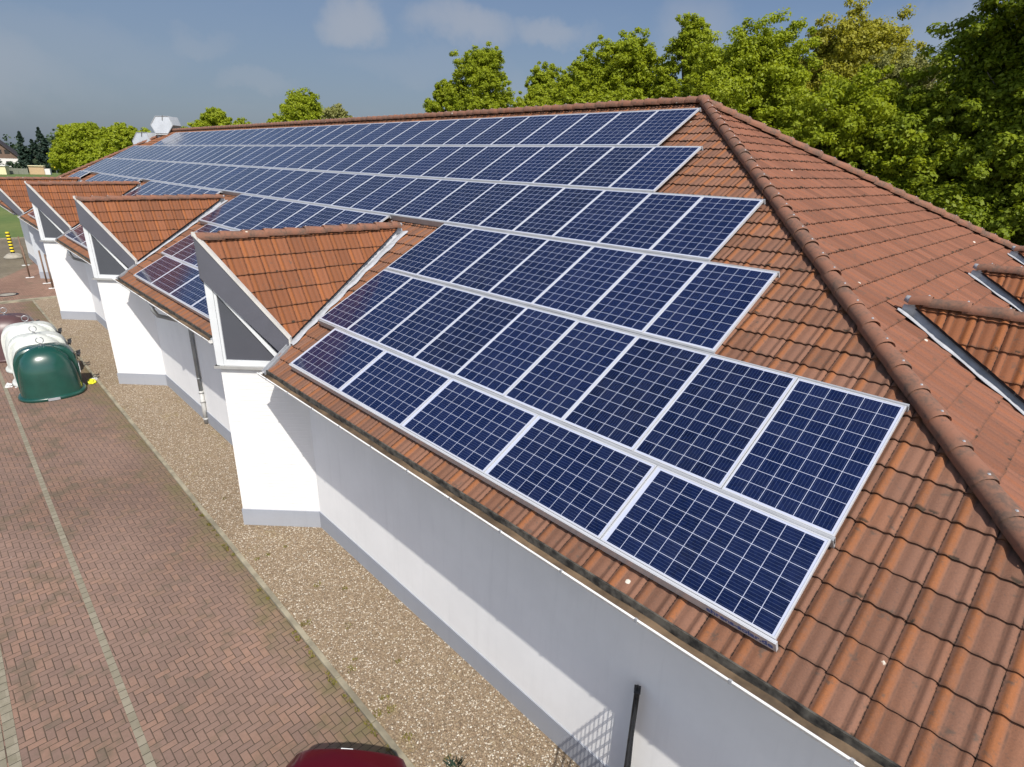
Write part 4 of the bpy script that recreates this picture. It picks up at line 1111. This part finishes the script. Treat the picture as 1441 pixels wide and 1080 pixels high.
# ---------------------------------------------------------------- trees
def leaf_cloud(centers, radii, per, size, outdir=None, flat=0.75):
    """leaf quads in clumps; returns verts, faces, tones"""
    n = len(centers); N = n*per
    c = np.repeat(centers, per, 0); r_ = np.repeat(radii, per)[:, None]
    g_ = rng.standard_normal((N, 3)); g_ /= np.linalg.norm(g_, axis=1)[:, None]
    p = c+g_*r_*(rng.random((N, 1))**0.45)*np.array([1, 1, flat])
    nrm = g_*0.75+rng.standard_normal((N, 3))*0.42+np.array([0.12, -0.06, 0.55]); nrm /= np.linalg.norm(nrm, axis=1)[:, None]
    t = np.cross(nrm, rng.standard_normal((N, 3))); t /= np.linalg.norm(t, axis=1)[:, None]; b = np.cross(nrm, t)
    s = size*(0.6+0.8*rng.random((N, 1)))
    V = np.stack([p-t*s*.62, p+b*s*.40, p+t*s*.62, p-b*s*.40], 1).reshape(-1, 3)
    F = np.arange(N*4).reshape(-1, 4)
    tone = np.clip(np.repeat(rng.random(n), per)*0.5+rng.random(N)*0.5, 0, 1)
    return V, F, tone
def crown_clumps(R_, H, z0, nl, seed, lean=(0, 0), open_=1.0):
    """lobes on limbs -> clump centres.  returns lobes (pos, r) and clump arrays"""
    rg = np.random.default_rng(seed); lobes = []
    for i in range(nl):
        f = (i+.5)/nl; z = z0+H*(0.10+0.86*f); a = i*2.4+rg.uniform(-.5, .5)
        env = math.sin(math.pi*min(1, max(0.06, (0.18+0.82*f))))**0.62
        d = R_*env*rg.uniform(.35, .80)
        lr = R_*rg.uniform(.22, .36)*(1.0-.25*f)
        lobes.append((np.array([d*math.cos(a)+lean[0]*f, d*math.sin(a)+lean[1]*f, min(z, z0+H-lr*.7)]), lr))
    lobes.append((np.array([lean[0], lean[1], z0+H-R_*.20]), R_*.24))
    C = []; RR = []
    for p, r_ in lobes:
        k = int(44*open_*(r_/1.0)**1.5)+14
        g_ = rg.standard_normal((k, 3)); g_ /= np.linalg.norm(g_, axis=1)[:, None]
        C.append(p+g_*r_*(0.35+0.85*rg.random((k, 1)))*np.array([1, 1, .85])); RR.append(np.full(k, 0.25)*(0.6+.8*rg.random(k)))
        k2 = k//2; g_ = rg.standard_normal((k2, 3)); g_ /= np.linalg.norm(g_, axis=1)[:, None]
        C.append(p+g_*r_*(1.05+0.70*rg.random((k2, 1)))*np.array([1, 1, .9])); RR.append(np.full(k2, 0.19)*(0.6+.8*rg.random(k2)))
    return lobes, np.concatenate(C), np.concatenate(RR)
def tree(loc, height, radius, leafm, label, seed, leaf=.16, per=70, trunk_h=.28, nl=16, name='broadleaf_tree', group='spring trees behind the hall', lean=(0, 0), open_=1.0, clump=1.0):
    o = empty(name, loc); tag(o, label, 'tree', group)
    z0 = height*trunk_h*.55; lobes, C, RR = crown_clumps(radius, height-z0, z0, nl, seed, lean, open_)
    RR = RR*clump*max(1.0, radius/3.2)
    V, F, T = leaf_cloud(C, RR, per, leaf)
    me = npmesh('crown', V, F); at = me.attributes.new('tone', 'FLOAT', 'FACE'); at.data.foreach_set('value', T.astype(np.float32))
    link('crown', me, MATS[leafm], o)
    rg = random.Random(seed); mb = MB(); tr = .028*height**.9+.06
    top = Vector((lean[0]*.6, lean[1]*.6, height*.86))
    spine = [Vector((0, 0, 0)), Vector((.1, .05, height*trunk_h)), Vector((lean[0]*.3, lean[1]*.3, height*.55)), top]
    mb.tube(spine, [tr*1.25, tr, tr*.55, .03], 8)
    for p, r_ in lobes:
        p = Vector(p); f = min(.9, max(.25, p.z/height-.16)); base = spine[1].lerp(spine[3], max(0, (f*height-spine[1].z)/(spine[3].z-spine[1].z)))
        mid = base.lerp(p, .5)+Vector((rg.uniform(-.2, .2), rg.uniform(-.2, .2), rg.uniform(.0, .3)))
        mb.tube([base, mid, p], [tr*.38, tr*.22, .025], 6)
        for _ in range(3):
            e_ = p+Vector((rg.uniform(-1, 1), rg.uniform(-1, 1), rg.uniform(-.4, .9)))*r_*.85
            mb.tube([mid.lerp(p, rg.uniform(.2, .9)), e_], [tr*.12, .012], 5)
    mb.build('trunk', MATS['bark'], o, smooth=True)
    return o
def ground_at(u, depth):
    """world x, y at image column u and distance along the view axis (placing helper)"""
    a = (u-720.5)/816.5
    # solve on the plane z = 0 for the given column; small roll ignored
    best = None
    b = (235-540)/816.5
    d = Vector([RW[0][i]*a+RW[1][i]*b+RW[2][i] for i in range(3)])
    return CAM_POS.x+d.x*depth, CAM_POS.y+d.y*depth
TREES = [  # x, y, total height, crown radius, leaf, label, leaf size, lobes
    (-1.6, 25.0, 15.4, 4.0, 'leaf_deep', 'largest dark green tree at the right edge, beyond the hip end', .17, 24),
    (3.6, 24.0, 14.0, 4.4, 'leaf_deep', 'deep green tree beyond the hip end, right of the largest one', .17, 20),
    (-8.6, 30.5, 12.2, 3.0, 'leaf_pale', 'sparse pale tree between the yellow tree and the largest dark tree', .14, 16),
    (-11.3, 32.5, 14.2, 4.0, 'leaf_yellow', 'yellowish tree rising behind the green ones above the hip', .17, 20),
    (-12.6, 25.8, 12.9, 3.7, 'leaf_spring', 'bright green tree above the near end of the ridge, leaning upwards left', .16, 20),
    (-8.0, 24.2, 10.4, 3.2, 'leaf_spring', 'bright green tree in front of the yellowish tree', .16, 18),
    (-18.3, 28.0, 14.9, 1.9, 'leaf_spring', 'narrow spring green tree just left of the ridge end', .15, 15),
    (-22.0, 27.5, 14.0, 3.2, 'leaf_spring', 'broadest spring green tree over the ridge left of its near end', .16, 18),
    (-25.6, 28.2, 13.5, 2.7, 'leaf_spring', 'spring green tree with a double top over the middle of the ridge', .16, 16),
    (-29.2, 28.0, 13.3, 2.3, 'leaf_spring', 'slim spring green tree right of the lone tall one over the ridge', .15, 14),
    (-35.2, 28.0, 15.0, 2.9, 'leaf_spring', 'lone tall airy tree over the middle of the ridge', .15, 15),
    (-66.0, 28.5, 13.6, 3.6, 'leaf_spring', 'round green tree over the far part of the ridge', .2, 15),
    (-57.5, 28.0, 11.9, 2.6, 'leaf_pale', 'pale thin-leaved tree right of the round far tree', .18, 12),
    (-92.0, 28.0, 13.0, 3.4, 'leaf_spring', 'small green tree just right of the roof vents', .24, 13),
    (-150.0, 29.0, 11.6, 5.2, 'leaf_spring', 'round green tree left of the roof vents', .40, 16),
    (-190.0, 29.5, 12.4, 6.4, 'leaf_spring', 'dense round green tree standing at the edge of the field', .45, 18),
    (-79.0, 28.0, 10.6, 3.2, 'leaf_deep', 'low green tree between the small and the round far trees', .22, 12),
    (-72.5, 28.6, 11.4, 2.6, 'leaf_spring', 'low spring green tree left of the round far tree', .22, 12),
    (-85.0, 28.6, 11.4, 2.9, 'leaf_spring', 'low spring green tree right of the small far tree', .24, 12),
    (-100.5, 28.6, 11.3, 3.4, 'leaf_spring', 'low spring green tree left of the small far tree, by the vents', .26, 12),
    (-108.0, 28.0, 10.6, 3.6, 'leaf_deep', 'low green tree partly behind the roof vents', .28, 12),
]
for i, (x, y, h, r_, lm, lab, ls, nl) in enumerate(TREES):
    far = x < -50
    tree((x, y, ZG), h, r_*(1.25 if far else 1.42), lm, lab, 300+i, leaf=ls*.9 if far else ls*.66, per=54 if far else 104, nl=int(nl*1.5), clump=1.5 if far else 1.0, open_=1.0, lean=(-.8, 0) if i == 4 else (0, 0))
# bushes and low growth that close the row below the crowns
BUSH = [(-38.6, 27.0, 12.2, 1.9), (-33.0, 26.2, 10.6, 2.2), (-31.0, 30.0, 11.6, 2.4), (-27.4, 25.8, 11.0, 2.3), (-23.6, 25.0, 10.8, 2.6), (-19.6, 25.0, 10.2, 2.5), (-16.2, 25.5, 10.6, 2.6),
        (-5.4, 24.0, 9.4, 2.8), (-1.5, 22.8, 8.6, 2.8), (2.2, 21.8, 8.0, 2.8), (-62.0, 27.0, 10.0, 2.8), (-70.5, 27.5, 10.3, 2.8)]
BLAB = ['lowest leafy crown left of the lone tall tree', 'leafy undergrowth crown right of the lone tall tree', 'low green crown behind the slim spring tree', 'low green crown below the double-topped tree', 'low green crown in front of the broad spring tree',
        'low green crown below the narrow spring tree', 'low green crown right behind the ridge end', 'low crown behind the hip, left of the largest dark tree', 'low dark crown behind the hip below the largest tree', 'low dark crown nearest the right edge of the picture',
        'low crown between the pale and round far trees', 'low crown left of the round far tree']
for i, (x, y, h, r_) in enumerate(BUSH):
    tree((x, y, ZG), h+.7, r_*1.35, 'leaf_deep' if i in (7, 8, 9) else 'leaf_spring', BLAB[i], 500+i, leaf=.115 if x > -50 else .18, per=96 if x > -50 else 64, nl=18, trunk_h=.2, group='low crowns behind the hall')

def conifer(x, y, h, r_, label, seed):
    o = empty('conifer', (x, y, ZG)); tag(o, label, 'tree', 'dark conifers beyond the field')
    rg = np.random.default_rng(seed); k = 170
    f = rg.random(k)**1.4; a = rg.random(k)*6.28; d = r_*(1-f)**.9*np.sqrt(rg.random(k))
    C = np.stack([d*np.cos(a), d*np.sin(a), h*(.10+.90*f)], 1)
    V, F, T = leaf_cloud(C, np.full(k, h*.055)*(1.2-f), 30, h*.045)
    me = npmesh('crown', V, F); at = me.attributes.new('tone', 'FLOAT', 'FACE'); at.data.foreach_set('value', T.astype(np.float32)); link('crown', me, MATS['leaf_conifer'], o)
    mb = MB(); mb.tube([(0, 0, 0), (0, 0, h*.9)], [h*.02, .03], 6); mb.build('trunk', MATS['bark'], o)
# far side of the field
for i, (x, y, h, r_, lab) in enumerate([(-258, 23.0, 12.5, 2.6, 'slim dark conifer right of the white house'), (-268, 29.5, 14.2, 4.6, 'tall dark conifer in the middle of the group'), (-266, 34.0, 12.8, 4.0, 'dark conifer at the right of the group'),
                                        (-262, 26.2, 10.5, 4.0, 'lower dark conifer between the slim and the tall one'), (-262, 32.0, 9.5, 4.4, 'low wide dark conifer in front of the tall one'), (-270, 37.5, 9.5, 4.0, 'low dark conifer nearest the white building')]):
    conifer(x, y, h, r_, lab, 900+i)
def house(x, y, rz):
    o = empty('house', (x, y, ZG), rz); tag(o, 'white house with steep dark roof and brown boarded gable', 'house')
    mb = MB(); mb.box(-6, 6, 0, 10, 0, 4.2); w = mb.build('wall', MATS['house_white'], o)
    mb = MB(); mb.prism([(-5.4, -.05, 4.2), (5.4, -.05, 4.2), (0, -.05, 9.6)], (0, 9.9, 0)); mb.build('gable', MATS['house_wood'], o)
    mb = MB()
    for s_ in (-1, 1): mb.prism([(s_*6.8, -.7, 3.4), (0, -.7, 10.2), (0, -.7, 9.85), (s_*6.4, -.7, 3.3)], (0, 11.4, 0))
    mb.build('roof', MATS['house_roof'], o)
    for xx, z in ((-2.6, 2.0), (2.2, 2.0), (0.3, 5.6), (2.4, 5.6)):
        mb = MB(); mb.box(xx-.7, xx+.7, -.09, .02, z, z+1.3); f = mb.build('window', MATS['window_dark'], o)
house(-268, 17.2, R(78))
o = empty('house', (-300, 47, ZG), R(70)); tag(o, 'white building half hidden between conifers and the dense round tree', 'house')
mb = MB(); mb.box(-5, 5, 0, 9, 0, 6.5); mb.build('wall', MATS['house_white'], o)
mb = MB(); mb.prism([(-5.6, -.5, 6.3), (5.6, -.5, 6.3), (0, -.5, 9.6)], (0, 10, 0)); mb.build('roof', MATS['house_white'], o)
for xx in (-2.5, 2.0): mb = MB(); mb.box(xx-.6, xx+.6, -.06, .02, 2.5, 4.2); mb.build('window', MATS['window_dark'], o)
o = empty('shed', (-238, 12.2, ZG), R(70)); tag(o, 'low cream shed at the edge of the field before the white house', 'shed')
mb = MB(); mb.box(-3.5, 3.5, 0, 3, 0, 2.4); mb.build('wall', MATS['house_cream'], o); mb = MB(); mb.box(-3.7, 3.7, -.3, 3.2, 2.4, 2.65); mb.build('roof', MATS['house_white'], o)
o = empty('kiosk', (-240, 23.2, ZG), R(72)); tag(o, 'small tan box-like kiosk at the far edge of the field', 'kiosk')
mb = MB(); mb.box(-1.9, 1.9, 0, 2.5, 0, 2.4); mb.build('wall', MATS['house_tan'], o); mb = MB(); mb.box(-2.0, 2.0, -.3, 2.7, 2.4, 2.6); mb.build('roof', MATS['house_cream'], o)
mb = MB(); mb.box(1.95, 3.3, .2, 2.2, 0, 1.7); mb.build('side_box', MATS['house_white'], o)
o = empty('garden_fence', (-241, 17.5, ZG), R(72)); tag(o, 'grey green garden fence left of the tan kiosk', 'fence')
mb = MB(); mb.box(-3.6, 3.6, 0, .15, 0, 1.7); mb.build('panel', MATS['hedge_fence'], o)
for xx in (-3.6, -1.2, 1.2, 3.6): mb = MB(); mb.box(xx-.1, xx+.1, -.1, -.002, 0, 1.9); mb.build('post', MATS['hedge_fence'], o)
o = empty('road_sign', (-246, 29.0, ZG)); tag(o, 'round yellow road sign at the far edge of the field', 'sign')
mb = MB(); mb.tube([(0, 0, 0), (0, 0, 2.2)], .06, 6); mb.build('pole', MATS['zinc'], o)
mb = MB(); mb.tube([(.06, 0, 2.6), (.12, -.02, 2.6)], .75, 16); mb.build('sign_face', MATS['yellow'], o)
# far wood on the horizon: one mass
def far_wood():
    n = 2600; x = -300-rng.random(n)*420; y = -420+rng.random(n)*620+(x+300)*-.1
    sel = rng.random(n) < 1; C = np.stack([x, y, ZG+1+rng.random(n)*(7+4*np.sin(y*.05)+3*np.sin(y*.17+1))], 1)
    V, F, T = leaf_cloud(C, np.full(n, 3.2), 16, 1.5)
    me = npmesh('far_wood', V, F); at = me.attributes.new('tone', 'FLOAT', 'FACE'); at.data.foreach_set('value', T.astype(np.float32))
    tag(link('far_wood', me, MATS['leaf_far']), 'dark band of far woodland along the horizon', 'woodland', kind='stuff')
far_wood()
def hedge():
    n = 420; t = rng.random(n); C = np.stack([-250-18*t, 8+34*t+rng.standard_normal(n)*.8, ZG+rng.random(n)*(2.6+1.5*np.sin(t*40))], 1)
    V, F, T = leaf_cloud(C, np.full(n, .9), 22, .45)
    me = npmesh('hedge', V, F); at = me.attributes.new('tone', 'FLOAT', 'FACE'); at.data.foreach_set('value', T.astype(np.float32))
    tag(link('hedge', me, MATS['leaf_far']), 'dark uneven hedge at the foot of the conifers across the field', 'hedge')
hedge()
def back_growth():
    n = 900; x = -60+rng.random(n)*75; C = np.stack([x, 23.5+rng.random(n)*7+np.where(x < -45, 3, 0), ZG+rng.random(n)*6.5], 1)
    V, F, T = leaf_cloud(C, np.full(n, .9), 26, .24)
    me = npmesh('undergrowth', V, F); at = me.attributes.new('tone', 'FLOAT', 'FACE'); at.data.foreach_set('value', T.astype(np.float32))
    tag(link('undergrowth', me, MATS['leaf_deep']), 'green undergrowth below the trees behind the hall', 'undergrowth', kind='stuff')
back_growth()
